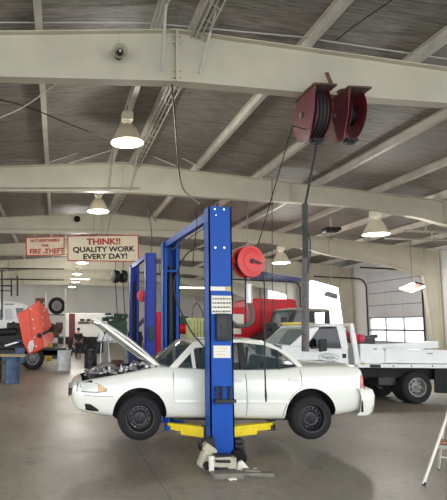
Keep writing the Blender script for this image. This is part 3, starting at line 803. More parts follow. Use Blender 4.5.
# wheels
def wheel(x, y, z, r, wd, s, parent, rim_r, mt='rubber', mr='black_steel', spokes=14):
    t = MB(); hwid = wd/2
    prof = [(rim_r, -hwid*.9), (rim_r+.02, -hwid), (r-.045, -hwid*1.02), (r-.012, -hwid*.86), (r, -hwid*.6), (r, hwid*.6), (r-.012, hwid*.86), (r-.045, hwid*1.02), (rim_r+.02, hwid), (rim_r, hwid*.9)]
    t.lathe(prof, (x, y, z), (0, s, 0), 44, loop=True)
    for k in range(3):
        t.tube([Vector((x+(r-.001)*math.cos(2*math.pi*i/44), y+(k-1)*hwid*.4, z+(r-.001)*math.sin(2*math.pi*i/44))) for i in range(44)], .006, 4, loop=True)
    ty = t.build('tire', mt, parent, smooth=40)
    b = MB(); o = (x, y, z); ax = (0, s, 0); ri = rim_r
    b.lathe([(ri+.012, hwid*.95), (ri+.018, hwid*1.0), (ri, hwid*.98), (ri-.022, hwid*.62), (ri-.03, -hwid*.6), (ri-.015, -hwid*.6), (ri-.006, hwid*.5)], o, ax, 40, loop=True)
    b.lathe([(.001, hwid*.52), (ri*.30, hwid*.54), (ri*.42, hwid*.46), (ri*.52, hwid*.60), (ri*.60, hwid*.60), (ri*.60, hwid*.50), (ri*.50, hwid*.40), (.001, hwid*.36)], o, ax, 32)
    b.lathe([(ri*.78, hwid*.52), (ri-.018, hwid*.46), (ri-.018, hwid*.36), (ri*.78, hwid*.42)], o, ax, 32, loop=True)
    for k in range(spokes):
        a_ = 2*math.pi*k/spokes; c_, s_ = math.cos(a_), math.sin(a_)
        b.bar((x+c_*ri*.57, y+s*hwid*.54, z+s_*ri*.57), (x+c_*ri*.82, y+s*hwid*.47, z+s_*ri*.82), ri*.115, .014, up=(0, 1, 0))
    rm = b.build('rim', mr, ty, smooth=35)
    b = MB(); b.lathe([(.001, hwid*.30), (ri*.72, hwid*.22), (ri*.72, -hwid*.3), (.001, -hwid*.3)], o, ax, 24); b.build('brake_drum', 'drum_brown', ty)
    b = MB()
    for k in range(5):
        a_ = 2*math.pi*k/5+.3; p = Vector((x+ri*.25*math.cos(a_), y, z+ri*.25*math.sin(a_)))
        b.cyl(p+Vector((0, s*hwid*.5, 0)), p+Vector((0, s*hwid*.66, 0)), .011, seg=6)
    b.cyl((x, y+s*hwid*.5, z), (x, y+s*hwid*.72, z), ri*.15, seg=14); b.build('lug_nut', 'hose_grey' if spokes < 10 else 'black_steel', ty)
    return ty
RW = .325
for wx, s in ((wf[0], -1), (wf[0], 1), (wr[0], -1), (wr[0], 1)):
    wheel(wx, YC+s*.765, ZW+(.0), RW, .195, s, car, .20)
# engine bay contents
zE = zt(XH0+.3)
eb = MB()
eb.box((XH0+.45, YC, zE-.06), (.52, .62, .20)); eb.box((XH0+.40, YC-.05, zE+.06), (.40, .5, .07)); eb.box((XH0+.16, YC+.05, zE-.05), (.10, 1.1, .16))
en = eb.build('engine', 'black_plastic', car, bevel=.015)
random.seed(11)
eb = MB()
for i in range(5):
    eb.tube(smoothpath([(XH0+.25, YC-.22+.11*i, zE+.02), (XH0+.35, YC-.22+.11*i, zE+.13), (XH0+.52, YC-.22+.11*i, zE+.14), (XH0+.62, YC-.22+.11*i, zE+.06)]), .028, 8)
eb.build('intake_runner', 'alu_dirty', en, smooth=50)
eb = MB(); eb.box((XH0+.95, YC-.48, zE+.05), (.24, .17, .2)); eb.box((XH0+.95, YC-.48, zE+.16), (.2, .04, .02)); eb.build('battery', 'black_plastic', car, bevel=.01)
eb = MB(); eb.tube(smoothpath([(XH0+.18, YC-.15, zE-.02), (XH0+.3, YC-.2, zE+.04), (XH0+.55, YC-.25, zE+.07), (XH0+.75, YC-.25, zE+.09)]), .035, 10); eb.build('air_hose', 'hose_black', car, smooth=50)
eb = MB(); eb.lathe([(.02, 0), (.09, .01), (.09, .03), (.05, .07), (.03, .08)], (XH0+1.02, YC-.30, zE+.10), (0, 0, 1), 16); eb.lathe([(.02, 0), (.09, .01), (.09, .03), (.05, .07), (.03, .08)], (XH0+.98, YC+.48, zE+.10), (0, 0, 1), 16); eb.build('strut_mount', 'bright_metal', car)
eb = MB(); eb.box((XH0+1.12, YC-.52, zE+.12), (.12, .14, .12)); eb.cyl((XH0+1.12, YC-.52, zE+.18), (XH0+1.12, YC-.52, zE+.22), .035); eb.build('coolant_reservoir', 'label_white', car, bevel=.01)
for i in range(26):
    eb = MB()
    x = XH0+.05+random.random()*1.05; yy = YC-.62+random.random()*.5; z = zE+.00+random.random()*.07+(x-XH0)*.09
    eb.box((x, yy, z), (random.uniform(.03, .10), random.uniform(.03, .09), random.uniform(.03, .08)), spin(random.random()*3))
    eb.build('engine_fitting', 'alu_dirty', en, bevel=.006)
for i in range(34):
    eb = MB(); u = .1+.9*random.random(); x = XH0+.06+u*1.06; yy = YC-.60+random.random()*.35; z = zE+.015+random.random()*.04+u*.13
    if i % 3: eb.box((x, yy, z), (random.uniform(.02, .07), random.uniform(.02, .06), random.uniform(.02, .06)), spin(random.random()*3))
    else: eb.cyl((x, yy, z-.03), (x+random.uniform(-.04, .04), yy, z+.05), random.uniform(.012, .03), seg=8)
    eb.build('bright_fitting', 'bright_metal', en, bevel=.004)
eb = MB()
for i in range(9):
    x = XH0+.05+random.random()*.8; yy = YC-.55+random.random()*.4
    eb.tube(smoothpath([(x, yy, zE-.03), (x+.1, yy+.04, zE+.07+random.random()*.05), (x+.25, yy-.02, zE+.08+random.random()*.05), (x+.38, yy, zE+.02)]), .012, 6)
eb.build('wiring_loom', 'black_plastic', en)
eb = MB(); eb.box((XH0+1.13, YC-.15, zE+.13), (.10, .5, .10)); eb.box((XH0+1.0, YC-.2, zE+.17), (.06, .1, .08)); eb.tube([(XH0+1.05, YC-.5, zE+.16), (XH0+1.1, YC-.1, zE+.21), (XH0+1.12, YC+.3, zE+.2)], .02, 8); eb.build('firewall_part', 'bright_metal', car, bevel=.01)
# hood, swung up on its hinges
hA, hB = K(161, 366.5), K(97.5, 318.5)
dv = Vector((hB[0]-hA[0], 0, hB[1]-hA[1])); LH = dv.length; dv.normalize(); nv = Vector((-dv.z, 0, dv.x))
if nv.x < 0: nv = -nv                                              # towards the windscreen = outer face
def HP(u, y, o): return Vector((hA[0], YC+y, hA[1])) + dv*(u*LH) + nv*o
rows_ = []
for u in (0, .1, .3, .5, .7, .85, .94, 1.0):
    h_ = .72 - .06*max(0, u-.5)/.5
    bul = .045*math.sin(math.pi*min(1, u*1.02)) - (.06*max(0, u-.85)/.15)
    rows_.append([HP(u, h_*v, .02+bul+.03*(1-v*v) - (.02 if abs(v) == 1 else 0)) for v in (-1, -.93, -.6, -.2, .2, .6, .93, 1)])
hood = MB().grid(rows_, -nv*.016).build('hood', 'car_white', car, smooth=35)
b = MB()
for v in (-1, 1):
    for u0, u1 in ((.04, .96),): b.bar(HP(u0, v*.675, -.015), HP(u1, v*.62, -.015), .055, .045, up=nv)
for u in (.06, .95): b.bar(HP(u, -.62, -.015), HP(u, .62, -.015), .10, .045, up=nv)
b.bar(HP(.08, 0, -.012), HP(.93, 0, -.012), .06, .04, up=nv)
b.build('inner_frame', 'car_white', hood, bevel=.008)
b = MB(); b.grid([[HP(u, y, -.012) for y in (-.645, 0, .645)] for u in (.05, .5, .94)], -nv*.008); b.build('insulation_pad', 'hose_grey', hood)
b = MB(); b.tube([(XH0+.03, YC-.45, zt(XH0)-.02), HP(.80, -.5, -.02)], .007, 6); b.build('hood_prop', 'black_steel', car)
# ================================================================== WHITE TOW TRUCK
YT = 13.2                                         # its near side
YTC = YT+1.05
def T(x, y): p = at(x, y, YT); return (p.x, p.z)
tx0 = T(262, 380)[0]
tow = thing('tow_truck', 'white tow truck with a logo on its door parked behind the sedan', 'truck', (T(418, 404)[0]-1.5, YTC, 0))
def tslab(pts, y0, y1): return MB().prism([(T(x, y)[0], y0, T(x, y)[1]) for x, y in pts], (0, y1-y0, 0))
yi = YT+.10; yo = YTC*2-YT-.10
# cab shell: lower body, pillars, roof
tslab([(250, 352), (262, 347.5), (289, 345), (303, 347), (350, 349), (352, 376), (352, 380), (250, 386)], yi, yo).build('cab_body', 'truck_white', tow, bevel=.03)
tslab([(306, 348.6), (344.8, 349.6), (349, 372), (311, 371), (304, 360)], yi-.012, yi+.02).build('door', 'truck_white', tow, bevel=.006)
for ys_, ye_ in ((yi+.02, yi+.07), (yo-.07, yo-.02)):
    b = tslab([(292, 346), (314, 326.4), (321, 325.4), (321, 328.5), (308, 347)], ys_, ye_); b.build('a_pillar', 'truck_white', tow)
    b = tslab([(339, 327), (346, 327), (351, 349), (344, 349)], ys_, ye_); b.build('rear_pillar', 'truck_white', tow)
    b = tslab([(309, 346.6), (321.2, 329), (339.4, 328.4), (343.8, 348.4), (318, 348.4)], ys_-.01 if ys_ < YTC else ys_+.02, (ys_+.01) if ys_ < YTC else ye_-.005); b.build('side_window', 'truck_glass', tow)
b = MB(); rr = []
for x, y in ((312, 327), (316, 325.2), (324, 324.4), (338, 324.6), (345, 325.6), (348, 328)):
    X, Z = T(x, y); rr.append([(X, YTC+.93*u, Z+.05*(1-u*u)) for u in (-1, -.8, -.4, 0, .4, .8, 1)] + [(X, YTC+.93*u, Z-.05) for u in (1, 0, -1)])
b.rings(rr); b.build('roof', 'truck_white', tow, smooth=40)
p0, p1 = T(291, 345.5), T(314, 327)
MB().grid([[(p0[0]+(p1[0]-p0[0])*t-.08*(1-u*u), YTC+(.93-.06*t)*u, p0[1]+(p1[1]-p0[1])*t) for u in (-1, -.5, 0, .5, 1)] for t in (0, .5, 1)], (.0, 0, -.01)).build('windshield', 'clear_glass', tow, smooth=40)
tslab([(345.5, 328), (348.5, 328), (352, 349), (349, 349)], yi+.07, yo-.07).build('back_wall', 'truck_white', tow)
b = MB(); X, Z = T(331, 352); b.box((X, YTC-.45, Z-.1), (.5, .5, .3)); b.box((X+.22, YTC-.45, Z+.25), (.14, .5, .6)); b.box((X, YTC+.45, Z-.1), (.5, .5, .3)); b.box((X+.22, YTC+.45, Z+.25), (.14, .5, .6)); b.build('seat', 'black_plastic', tow, bevel=.04)
b = MB(); X, Z = T(300, 348); b.box((X, YTC, Z), (.3, 1.7, .12)); b.build('dashboard', 'black_plastic', tow, bevel=.03)
b = MB(); p = T(346, 356); b.box((p[0], yi-.02, p[1]), (.10, .03, .11)); b.build('door_handle', 'black_plastic', tow, bevel=.008)
b = tslab([(315.5, 339.5), (322.5, 339), (323.2, 350.5), (316.4, 351.5)], YT-.22, YT-.10); mi = b.build('wing_mirror', 'black_plastic', tow, bevel=.02)
b = MB(); p = T(317, 347); b.bar((p[0]-.02, YT-.12, p[1]), (p[0]-.12, yi, p[1]-.03), .03, .05); b.build('mirror_arm', 'black_plastic', mi)
# amber light bar
b = MB(); X, Z = T(314, 324.8); b.box((X-.02, YTC, Z+.035), (.26, 1.3, .07)); b.build('light_bar', 'beacon_yellow', tow, bevel=.02)
# oval door logo, green lettering unreadable in the photograph
b = MB(); c = T(330, 357.5); yy = yi-.016
def logo_arc(cx_, cz_, rx, rz, a0, a1, r=.007):
    b.tube([(cx_+rx*math.cos(R(a0+(a1-a0)*i/20)), yy, cz_+rz*math.sin(R(a0+(a1-a0)*i/20))) for i in range(21)], r, 5)
logo_arc(c[0], c[1], .27, .105, 0, 360); logo_arc(c[0]-.02, c[1]+.02, .17, .05, 20, 200); logo_arc(c[0]+.05, c[1]-.0, .14, .045, 190, 380)
for i in range(7): b.tube([(c[0]-.17+.05*i, yy, c[1]-.03), (c[0]-.15+.05*i, yy, c[1]+.035), (c[0]-.13+.05*i, yy, c[1]-.02)], .006, 5)
for i in range(3): b.box((c[0]-.01, yy, c[1]-.13-.03*i), (.26-.06*i, .006, .010))
b.build('door_logo', 'logo_green', tow)
# deck, head board, tool boxes
yd0, yd1 = YT-.05, YTC*2-YT+.05
xa, za = T(357, 363.5); xb, zb_ = T(462, 368.3)
b = MB(); b.bb((xa, yd0, zb_), (xb, yd1, za)); dk = b.build('deck', 'truck_white', tow, bevel=.012)
b = MB()
p, q = T(368.5, 364.3), T(379.5, 367.4); b.bb((p[0], yd0-.008, q[1]), (q[0], yd0, p[1])); b.build('marker_panel', 'black_plastic', dk)
b = MB()
for x in (392, 410, 431): p = T(x, 366); b.cyl((p[0], yd0-.012, p[1]), (p[0], yd0, p[1]), .022, seg=10)
b.build('side_marker', 'tail_red', dk)
b = MB(); p = T(361.8, 362.5); b.cyl((p[0], yd0-.01, p[1]-.03), (p[0], yd0+.02, p[1]-.03), .04, seg=12); b.build('reflector', 'amber', dk)
b = MB()
for yy in (YT+.08, YTC*2-YT-.08):
    b.prism([(T(x, y)[0], yy-.04, T(x, y)[1]) for x, y in ((350.8, 324), (354.6, 323.5), (361.5, 364), (356.5, 365))], (0, .08, 0))
p, q = T(352.5, 325), T(356, 345); b.bar((p[0], YT+.08, p[1]), (p[0], YTC*2-YT-.08, p[1]), .08, .08); b.bar((q[0], YT+.08, q[1]), (q[0], YTC*2-YT-.08, q[1]), .08, .08)
b.build('headache_rack', 'truck_white', tow, bevel=.008)
b = tslab([(361.5, 344), (381, 344.5), (386, 351), (386, 363.5), (361.5, 363.5)], YT+.05, YT+.7); bx = b.build('tool_box', 'truck_white', tow, bevel=.012)
b = tslab([(386, 350), (462, 352.5), (462, 364), (386, 363)], YT+.02, YT+.5); bx2 = b.build('tool_box', 'truck_white', tow, bevel=.01)
b = tslab([(385.5, 348.6), (463, 351), (463, 353), (385.5, 350.4)], YT-.0, YT+.52); b.build('lid', 'truck_white', bx2, bevel=.006)
b = MB(); p = T(430, 353.5); b.box((p[0], YT-.01, p[1]), (.13, .03, .03)); p = T(376, 349); b.box((p[0], YT+.03, p[1]), (.06, .04, .03)); b.build('latch', 'grey_steel', bx2)
b = tslab([(386, 350), (462, 352.5), (462, 364), (386, 363)], YTC*2-YT-.5, YTC*2-YT-.02); b.build('tool_box', 'truck_white', tow, bevel=.01)
# winch, boom and lamps behind the cab
b = MB(); p = T(381, 341); b.cyl((p[0]-.1, YTC-.35, p[1]), (p[0]-.1, YTC+.35, p[1]), .16); b.box((p[0]+.02, YTC-.3, p[1]-.1), (.4, .3, .35)); b.bar((p[0]-.2, YTC, p[1]+.0), (p[0]+.5, YTC-.1, p[1]+.12), .10, .10); b.build('winch', 'black_steel', tow, bevel=.01)
b = MB(); p = T(360, 337.5); b.cyl((p[0], YTC-.75, p[1]-.14), (p[0], YTC-.75, p[1]+.12), .10); b.ball((p[0]+.22, YTC-.7, p[1]-.03), .12); b.ball((p[0]-.05, YTC-.5, p[1]+.07), .09); b.build('strap_bundle', 'pink_red', tow, smooth=50)
b = MB(); p, q = T(372, 352), T(470, 346); b.bar((p[0], YTC+.2, p[1]), (q[0], YTC+.2, q[1]), .16, .2); b.build('boom', 'truck_white', tow, bevel=.01)
# chassis
b = MB()
zc0 = T(400, 377)[1]
for yy in (YTC-.42, YTC+.42): b.bb((T(250, 0)[0], yy-.04, zc0-.12), (T(456, 0)[0], yy+.04, zc0+.12))
b.bb((T(362, 370)[0], YT+.2, T(362, 378)[1]), (T(452, 0)[0], YTC*2-YT-.2, zb_))
b.build('chassis', 'dark_void', tow)
b = MB(); b.bb((T(366, 0)[0], YT+.25, T(370, 387)[1]), (T(383, 0)[0], YT+.7, T(370, 374)[1])); b.build('fuel_tank', 'black_steel', tow, bevel=.03)
b = tslab([(436, 369), (452, 369.5), (452, 394), (437, 393)], YT+.05, YT+.09); b.build('mud_flap', 'rubber', tow)
b = tslab([(436, 369), (452, 369.5), (452, 394), (437, 393)], YTC*2-YT-.09, YTC*2-YT-.05); b.build('mud_flap', 'rubber', tow)
wc = T(418.5, 387.5); RT_ = wc[1]
for yy, s in ((YT+.16, -1), (YT+.45, -1), (YTC*2-YT-.16, 1), (YTC*2-YT-.45, 1)):
    wheel(wc[0], yy, RT_, RT_, .25, s, tow, RT_*.55, mr='alu_dirty', spokes=8)
b = MB(); b.cyl((wc[0], YT+.3, RT_), (wc[0], YTC*2-YT-.3, RT_), .09); b.box((wc[0], YTC, RT_), (.35, .4, .35)); b.build('rear_axle', 'black_steel', tow)
for yy, s in ((YT+.16, -1), (YTC*2-YT-.16, 1)):
    wheel(T(272, 0)[0], yy, RT_, RT_, .25, s, tow, RT_*.55, mr='alu_dirty', spokes=8)
b = tslab([(243, 382), (243, 372), (250, 370), (250, 384)], yi, yo); b.build('front_bumper', 'chrome', tow, bevel=.02)

# ================================================================== VEHICLES FURTHER BACK
YJ = 18.6
def J(x, y): p = at(x, y, YJ); return (p.x, p.z)
jeep = thing('utility_truck', 'dark utility truck with an upright windshield behind the white tow truck cab', 'truck', (J(300, 0)[0], YJ+.95, 0))
yj0, yj1 = YJ, YJ+1.9
def jslab(pts, y0=yj0, y1=yj1): return MB().prism([(J(x, y)[0], y0, J(x, y)[1]) for x, y in pts], (0, y1-y0, 0))
jslab([(262, 342), (276, 334), (287, 330), (330, 330), (340, 331), (340, 372), (262, 374)]).build('body', 'dark_green_body', jeep, bevel=.04)
jslab([(294, 309), (299, 307.5), (329, 309), (330, 312), (294, 311)]).build('roof', 'board_grey', jeep, bevel=.04)
for y0, y1 in ((yj0+.02, yj0+.1), (yj1-.1, yj1-.02)):
    jslab([(286, 331), (295, 309.5), (298, 309.5), (290, 331)], y0, y1).build('a_pillar', 'black_plastic', jeep)
    jslab([(309, 331), (310, 310), (315, 310), (316, 331)], y0, y1).build('door_pillar', 'black_plastic', jeep)
    jslab([(325, 331), (326, 310), (330, 310), (331, 331)], y0, y1).build('rear_pillar', 'black_plastic', jeep)
    jslab([(290, 331), (298, 311), (310, 311), (309, 331)], y0+.02, y0+.03).build('side_window', 'truck_glass', jeep)
p0, p1 = J(286, 330.5), J(296, 310)
MB().grid([[(p0[0]+(p1[0]-p0[0])*t, yj0+.1+1.7*u, p0[1]+(p1[1]-p0[1])*t) for u in (0, .5, 1)] for t in (0, 1)], (-.01, 0, 0)).build('windshield', 'clear_glass', jeep)
b = MB()
for yy in (yj0+.08, yj1-.08): b.bar((p0[0], yy, p0[1]), (p1[0], yy, p1[1]), .07, .07)
for p_ in (p0, p1): b.bar((p_[0], yj0+.08, p_[1]), (p_[0], yj1-.08, p_[1]), .07, .07)
b.build('windshield_frame', 'black_plastic', jeep)
b = MB(); p = J(280, 330)
b.bb((p[0]-.35, yj0-.15, p[1]-.35), (p[0]+.2, yj0+.3, p[1]+.12)); b.box((p[0]+.05, yj0-.2, p[1]+.3), (.16, .1, .34)); b.bar((p[0]+.05, yj0-.15, p[1]-.1), (p[0]+.3, yj0, p[1]-.2), .05, .05); b.box((p[0]-.28, yj0+.2, p[1]+.12), (.35, .5, .25)); b.build('front_equipment', 'black_plastic', jeep, bevel=.03)
for x in (274, 326):
    for yy, s in ((yj0+.13, -1), (yj1-.13, 1)): wheel(J(x, 0)[0], yy, .42, .42, .25, s, jeep, .22)

# red box-bodied truck
YR = 21.8
def Q(x, y): p = at(x, y, YR); return (p.x, p.z)
redt = thing('box_truck', 'bright red box body of a truck behind the red hanging reel', 'truck', (Q(275, 0)[0], YR+1.2, 0))
def qslab(pts, y0=YR, y1=YR+2.4): return MB().prism([(Q(x, y)[0], y0, Q(x, y)[1]) for x, y in pts], (0, y1-y0, 0))
bxr = qslab([(252.5, 299.5), (256, 298.2), (293, 299), (296.5, 300.5), (297, 306), (299, 352), (252.5, 353)]).build('box_body', 'red_paint', redt, bevel=.06)
qslab([(260.6, 300.5), (261.6, 300.5), (262, 350), (261, 350)], YR-.02, YR).build('seam', 'maroon', bxr)
qslab([(253, 301.5), (296, 302.4), (296, 303.2), (253, 302.3)], YR-.02, YR).build('drip_rail', 'maroon', bxr)
b = MB(); b.bb((Q(240, 0)[0], YR+.3, .55), (Q(302, 0)[0], YR+2.1, .85)); b.build('chassis', 'black_steel', redt)
for x in (262, 292):
    for yy, s in ((YR+.15, -1), (YR+2.25, 1)): wheel(Q(x, 0)[0], yy, .48, .48, .28, s, redt, .26)

# red tool chest in front of it
YX = 20.7
def X_(x, y): p = at(x, y, YX); return (p.x, p.z)
ch = thing('tool_chest', 'red tool chest with a white label just right of the blue lift post', 'tool chest', (X_(242, 0)[0], YX+.4, 0))
def xslab(pts, y0=YX, y1=YX+.7): return MB().prism([(X_(x, y)[0], y0, X_(x, y)[1]) for x, y in pts], (0, y1-y0, 0))
zl = X_(242, 338)[1]
b = MB(); b.bb((X_(230, 0)[0], YX, .16), (X_(252, 0)[0], YX+.7, X_(242, 326)[1])); bb_ = b.build('body', 'red_paint', ch, bevel=.02)
xslab([(230, 307), (245.5, 307.5), (246, 314), (230, 313.6)]).build('raised_lid', 'red_paint', ch, bevel=.02)
xslab([(233, 313.6), (244, 314), (244, 326), (233, 326)], YX+.05, YX+.6).build('tray', 'label_white', ch)
p, q = X_(233.5, 328.5), X_(241, 334.2); b = MB(); b.bb((p[0], YX-.012, q[1]), (q[0], YX, p[1])); b.build('label_plate', 'label_white', bb_)
b = MB(); z = .25
while z < X_(242, 326)[1]-.15:
    b.bb((X_(231, 0)[0], YX-.012, z), (X_(251, 0)[0], YX, z+.012)); z += .2
b.build('drawer_gap', 'maroon', bb_)
for dx in (232, 250):
    for dy in (.08, .6): b = MB(); b.cyl((X_(dx, 0)[0]-.03, YX+dy, .08), (X_(dx, 0)[0]+.03, YX+dy, .08), .08); b.build('caster', 'black_steel', ch)

# green-yellow machine seen between the lift posts
YG = 17.0
def Gp(x, y): p = at(x, y, YG); return (p.x, p.z)
lm = thing('parts_washer', 'pale yellow green machine seen between the two blue lift posts', 'machine', (Gp(197, 0)[0], YG+.4, 0))
p, q = Gp(191, 318), Gp(207, 346); b = MB(); b.bb((p[0], YG, q[1]), (q[0], YG+.7, p[1])); cab = b.build('cabinet', 'lime_machine', lm, bevel=.03)
b = MB()
for i in range(4): x = p[0]+(q[0]-p[0])*(.2+.2*i); b.bb((x-.01, YG-.015, q[1]+.1), (x+.01, YG, p[1]-.1))
b.build('rib', 'board_grey', cab)
b = MB()
for x in (p[0]+.04, q[0]-.04):
    for yy in (YG+.05, YG+.65): b.bb((x-.03, yy-.03, 0), (x+.03, yy+.03, q[1]+.02))
b.build('stand', 'black_steel', lm)
b = MB(); b.tube(smoothpath([(p[0]+.1, YG+.3, p[1]), (p[0]+.14, YG+.3, p[1]+.35), (p[0]+.3, YG+.3, p[1]+.5), (q[0]-.05, YG+.3, p[1]+.2), (q[0]-.05, YG+.3, p[1]-.02)]), .03, 8); b.build('hose', 'hose_grey', lm)
# small red and dark machine left of it
p, q = at(181.5, 323, 21.5), at(191, 332, 21.5)
rm = thing('air_compressor', 'small red tank compressor in the dark gap between the blue posts', 'compressor', (p.x+.2, 21.8, 0))
b = MB(); b.cyl((p.x-.25, 21.9, q.z+.15), (q.x+.25, 21.9, q.z+.15), .24); b.build('tank', 'red_paint', rm, smooth=40)
b = MB(); b.bb((p.x-.1, 21.6, .0), (p.x-.04, 22.2, q.z+.05)); b.bb((q.x+.04, 21.6, .0), (q.x+.1, 22.2, q.z+.05)); b.bb((p.x-.1, 21.6, .3), (q.x+.1, 22.2, .6)); b.build('frame', 'black_steel', rm)
b = MB(); b.box((p.x+.15, 21.9, p.z+.12), (.4, .35, .35)); b.build('motor', 'green_machine', rm, bevel=.04)
# ================================================================== HANGING THINGS
def bell_lamp(name, lab, x, y, Y, dia, stem_to_roof=True, glow='lamp_glow', power=0):
    p = at(x, y, Y)
    t = thing(name, lab, 'ceiling lamp', tuple(p), 0, 'high bay lamps')
    r = dia/2; b = MB()
    b.lathe([(r, 0), (r*1.0, .02), (r*.93, .06), (r*.60, r*.85), (r*.42, r*1.1), (r*.30, r*1.18), (r*.28, r*1.15), (r*.40, r*1.06), (r*.58, r*.82), (r*.90, .05), (r*.96, .0)], p, seg=36, loop=True); b.build('reflector', 'sign_cream', t, smooth=50)
    b = MB(); b.lathe([(.001, -.03), (r*.6, -.025), (r*.95, .0), (r*.95, .012), (.001, .012)], p, seg=32); b.build('lens', glow, t, smooth=50)
    b = MB(); z = p.z+r*1.16; b.cyl((p.x, p.y, z), (p.x, p.y, z+.10), r*.26, seg=16); b.bb((p.x-r*.34, p.y-r*.3, z+.10), (p.x+r*.34, p.y+r*.3, z+.10+r*.5)); bl = b.build('ballast', 'label_white', t, bevel=.01)
    b = MB(); zt_ = z+.10+r*.5; b.cyl((p.x, p.y, zt_), (p.x, p.y, max(zt_+.1, roofz(p.x)+PH-.002)), .016, seg=8); b.build('stem', 'grey_steel', t)
    if power:
        l = bpy.data.lights.new('lamp_light', 'POINT'); l.energy = power*.55; l.color = (1, .965, .90); l.shadow_soft_size = r*.5
        o = bpy.data.objects.new('bulb_light', l); C.objects.link(o); o.parent = t; o.location = (0, 0, -r*.5-.06)
    return t
bell_lamp('high_bay_lamp', 'lit bell shaped lamp nearest the camera, above left of the lift', 127, 143, 12.3, .80, power=260)
bell_lamp('high_bay_lamp', 'lit bell lamp hanging just above the THINK sign', 98, 211.5, 18.2, .78, power=260)
bell_lamp('high_bay_lamp', 'lit bell lamp at upper right, near the right wall side', 376, 234.5, 16.6, .86, power=340)
bell_lamp('high_bay_lamp', 'lit bell lamp just right of the round red reel', 281, 263, 24.3, .88, power=420)
bell_lamp('high_bay_lamp', 'distant bell lamp half hidden below the THINK sign', 82, 263, 30.2, .70, power=420)
bell_lamp('high_bay_lamp', 'distant small bell lamp above the far strip light', 77, 274, 36, .70, power=420)
bell_lamp('high_bay_lamp', 'distant small bell lamp below the far strip light', 75.5, 282, 42.7, .70, power=420)
bell_lamp('high_bay_lamp', 'farthest and lowest of the small bell lamps in the hall', 72, 287, 50, .75, power=500)
def strip(name, lab, x, y, Y, L, rz=0, tilt=0, w=.30):
    p = at(x, y, Y); t = thing(name, lab, 'strip light', tuple(p), rz)
    rt = spin(rz) @ Matrix.Rotation(tilt, 3, 'X')
    b = MB(); b.box(p, (L, w, .05), rt, top=(1, .6)); b.build('housing', 'label_white', t)
    for s in (-1, 1):
        b = MB(); c = p + rt @ Vector((0, s*w*.24, -.045)); d = rt @ Vector((L*.48, 0, 0)); b.cyl(c-d, c+d, .022, seg=10); b.build('tube', 'tube_glow', t)
    b = MB()
    for s in (-1, 1):
        c = p + rt @ Vector((s*L*.4, 0, .02)); b.tube([c, (c.x, c.y, roofz(c.x)+PH-.002)], .008, 5)
    b.build('hanger', 'grey_steel', t)
    return t
strip('strip_light', 'long lit strip light far back on the left of the hall', 80, 278.6, 40, 1.5)
strip('strip_light', 'warm lit strip light seen between the two blue lift posts', 192, 287, 26, 1.3, w=.4)
# tilted twin-panel floodlight by the right column
p = at(412, 287, 22.6)
fx = thing('flood_light', 'tilted twin panel floodlight hanging in front of the right hand door', 'floodlight', tuple(p))
rt = spin(R(24)) @ Matrix.Rotation(R(-20), 3, 'X') @ Matrix.Rotation(R(8), 3, 'Y')
b = MB(); b.box(p, (.62, .8, .09), rt); b.build('housing', 'brown_rust', fx, bevel=.01)
for s in (-1, 1):
    b = MB(); b.box(p + rt @ Vector((s*.36, .0, -.03)), (.17, .66, .05), rt); b.build('lamp_panel', 'tube_glow', fx)
fl_ = bpy.data.lights.new('flood', 'POINT'); fl_.energy = 90; fl_.shadow_soft_size = .3; fo = bpy.data.objects.new('flood_bulb_light', fl_); C.objects.link(fo); fo.parent = fx; fo.location = (0, 0, -.45)
b = MB(); b.tube([p+Vector((0, 0, .04)), (p.x+.05, p.y, roofz(p.x)+PH-.002)], .014, 6); b.tube([p+Vector((.3, 0, .0)), p+Vector((.75, .3, -.12)), p+Vector((.95, .5, .02))], .012, 6); b.build('hanger', 'grey_steel', fx)
p = at(331, 295, 24.5)
f2 = thing('flood_light', 'grey unlit floodlight hanging against the bright open bay', 'floodlight', tuple(p))
b = MB(); b.box(p, (.62, .5, .22), spin(R(-20)) @ Matrix.Rotation(R(18), 3, 'Y'), top=(.8, .8)); b.build('housing', 'grey_steel', f2, bevel=.02)
b = MB(); b.tube([p, (p.x, p.y, roofz(p.x)+PH-.002)], .014, 6); b.build('hanger', 'grey_steel', f2)

# horn speaker on the nearest beam
p = at(119.5, 53.5, FY[1]-.03)
sp = thing('horn_speaker', 'round horn speaker fixed to the nearest cream beam', 'speaker', tuple(p))
b = MB(); b.lathe([(.135, -.11), (.138, -.10), (.105, -.06), (.06, .0), (.05, .04), (.04, .04), (.05, .0), (.095, -.06), (.125, -.10)], p, (0, 1, 0), 28, loop=True); b.build('horn', 'cream_plastic', sp, smooth=50)
b = MB(); b.lathe([(.001, -.09), (.045, -.085), (.05, -.05), (.03, .0), (.001, .0)], p, (0, 1, 0), 18); b.build('driver', 'black_steel', sp, smooth=50)
b = MB(); b.lathe([(.001, -.105), (.02, -.10), (.022, -.085), (.001, -.085)], p, (0, 1, 0), 12); b.build('centre_cap', 'label_white', sp)
b = MB(); b.cyl(p+Vector((0, .02, 0)), p+Vector((0, .135, 0)), .06); b.build('bracket', 'grey_steel', sp)
b = MB(); q = at(120, 28, FY[1]-.02); b.tube([p+Vector((.0, .06, .06)), Vector((q.x, FY[1]-.01, q.z))], .007, 5); b.build('cable', 'conduit', sp)
p = at(77, 219.5, FY[3]-.03)
sp2 = thing('horn_speaker', 'small dark round speaker on the beam behind the signs', 'speaker', tuple(p))
b = MB(); b.lathe([(.15, -.12), (.11, -.06), (.05, .02), (.04, .02), (.10, -.06), (.13, -.12)], p, (0, 1, 0), 24, loop=True); b.build('horn', 'black_steel', sp2, smooth=50)
b = MB(); b.cyl(p+Vector((0, -.04, 0)), p+Vector((0, .14, 0)), .06); b.build('driver', 'black_plastic', sp2)

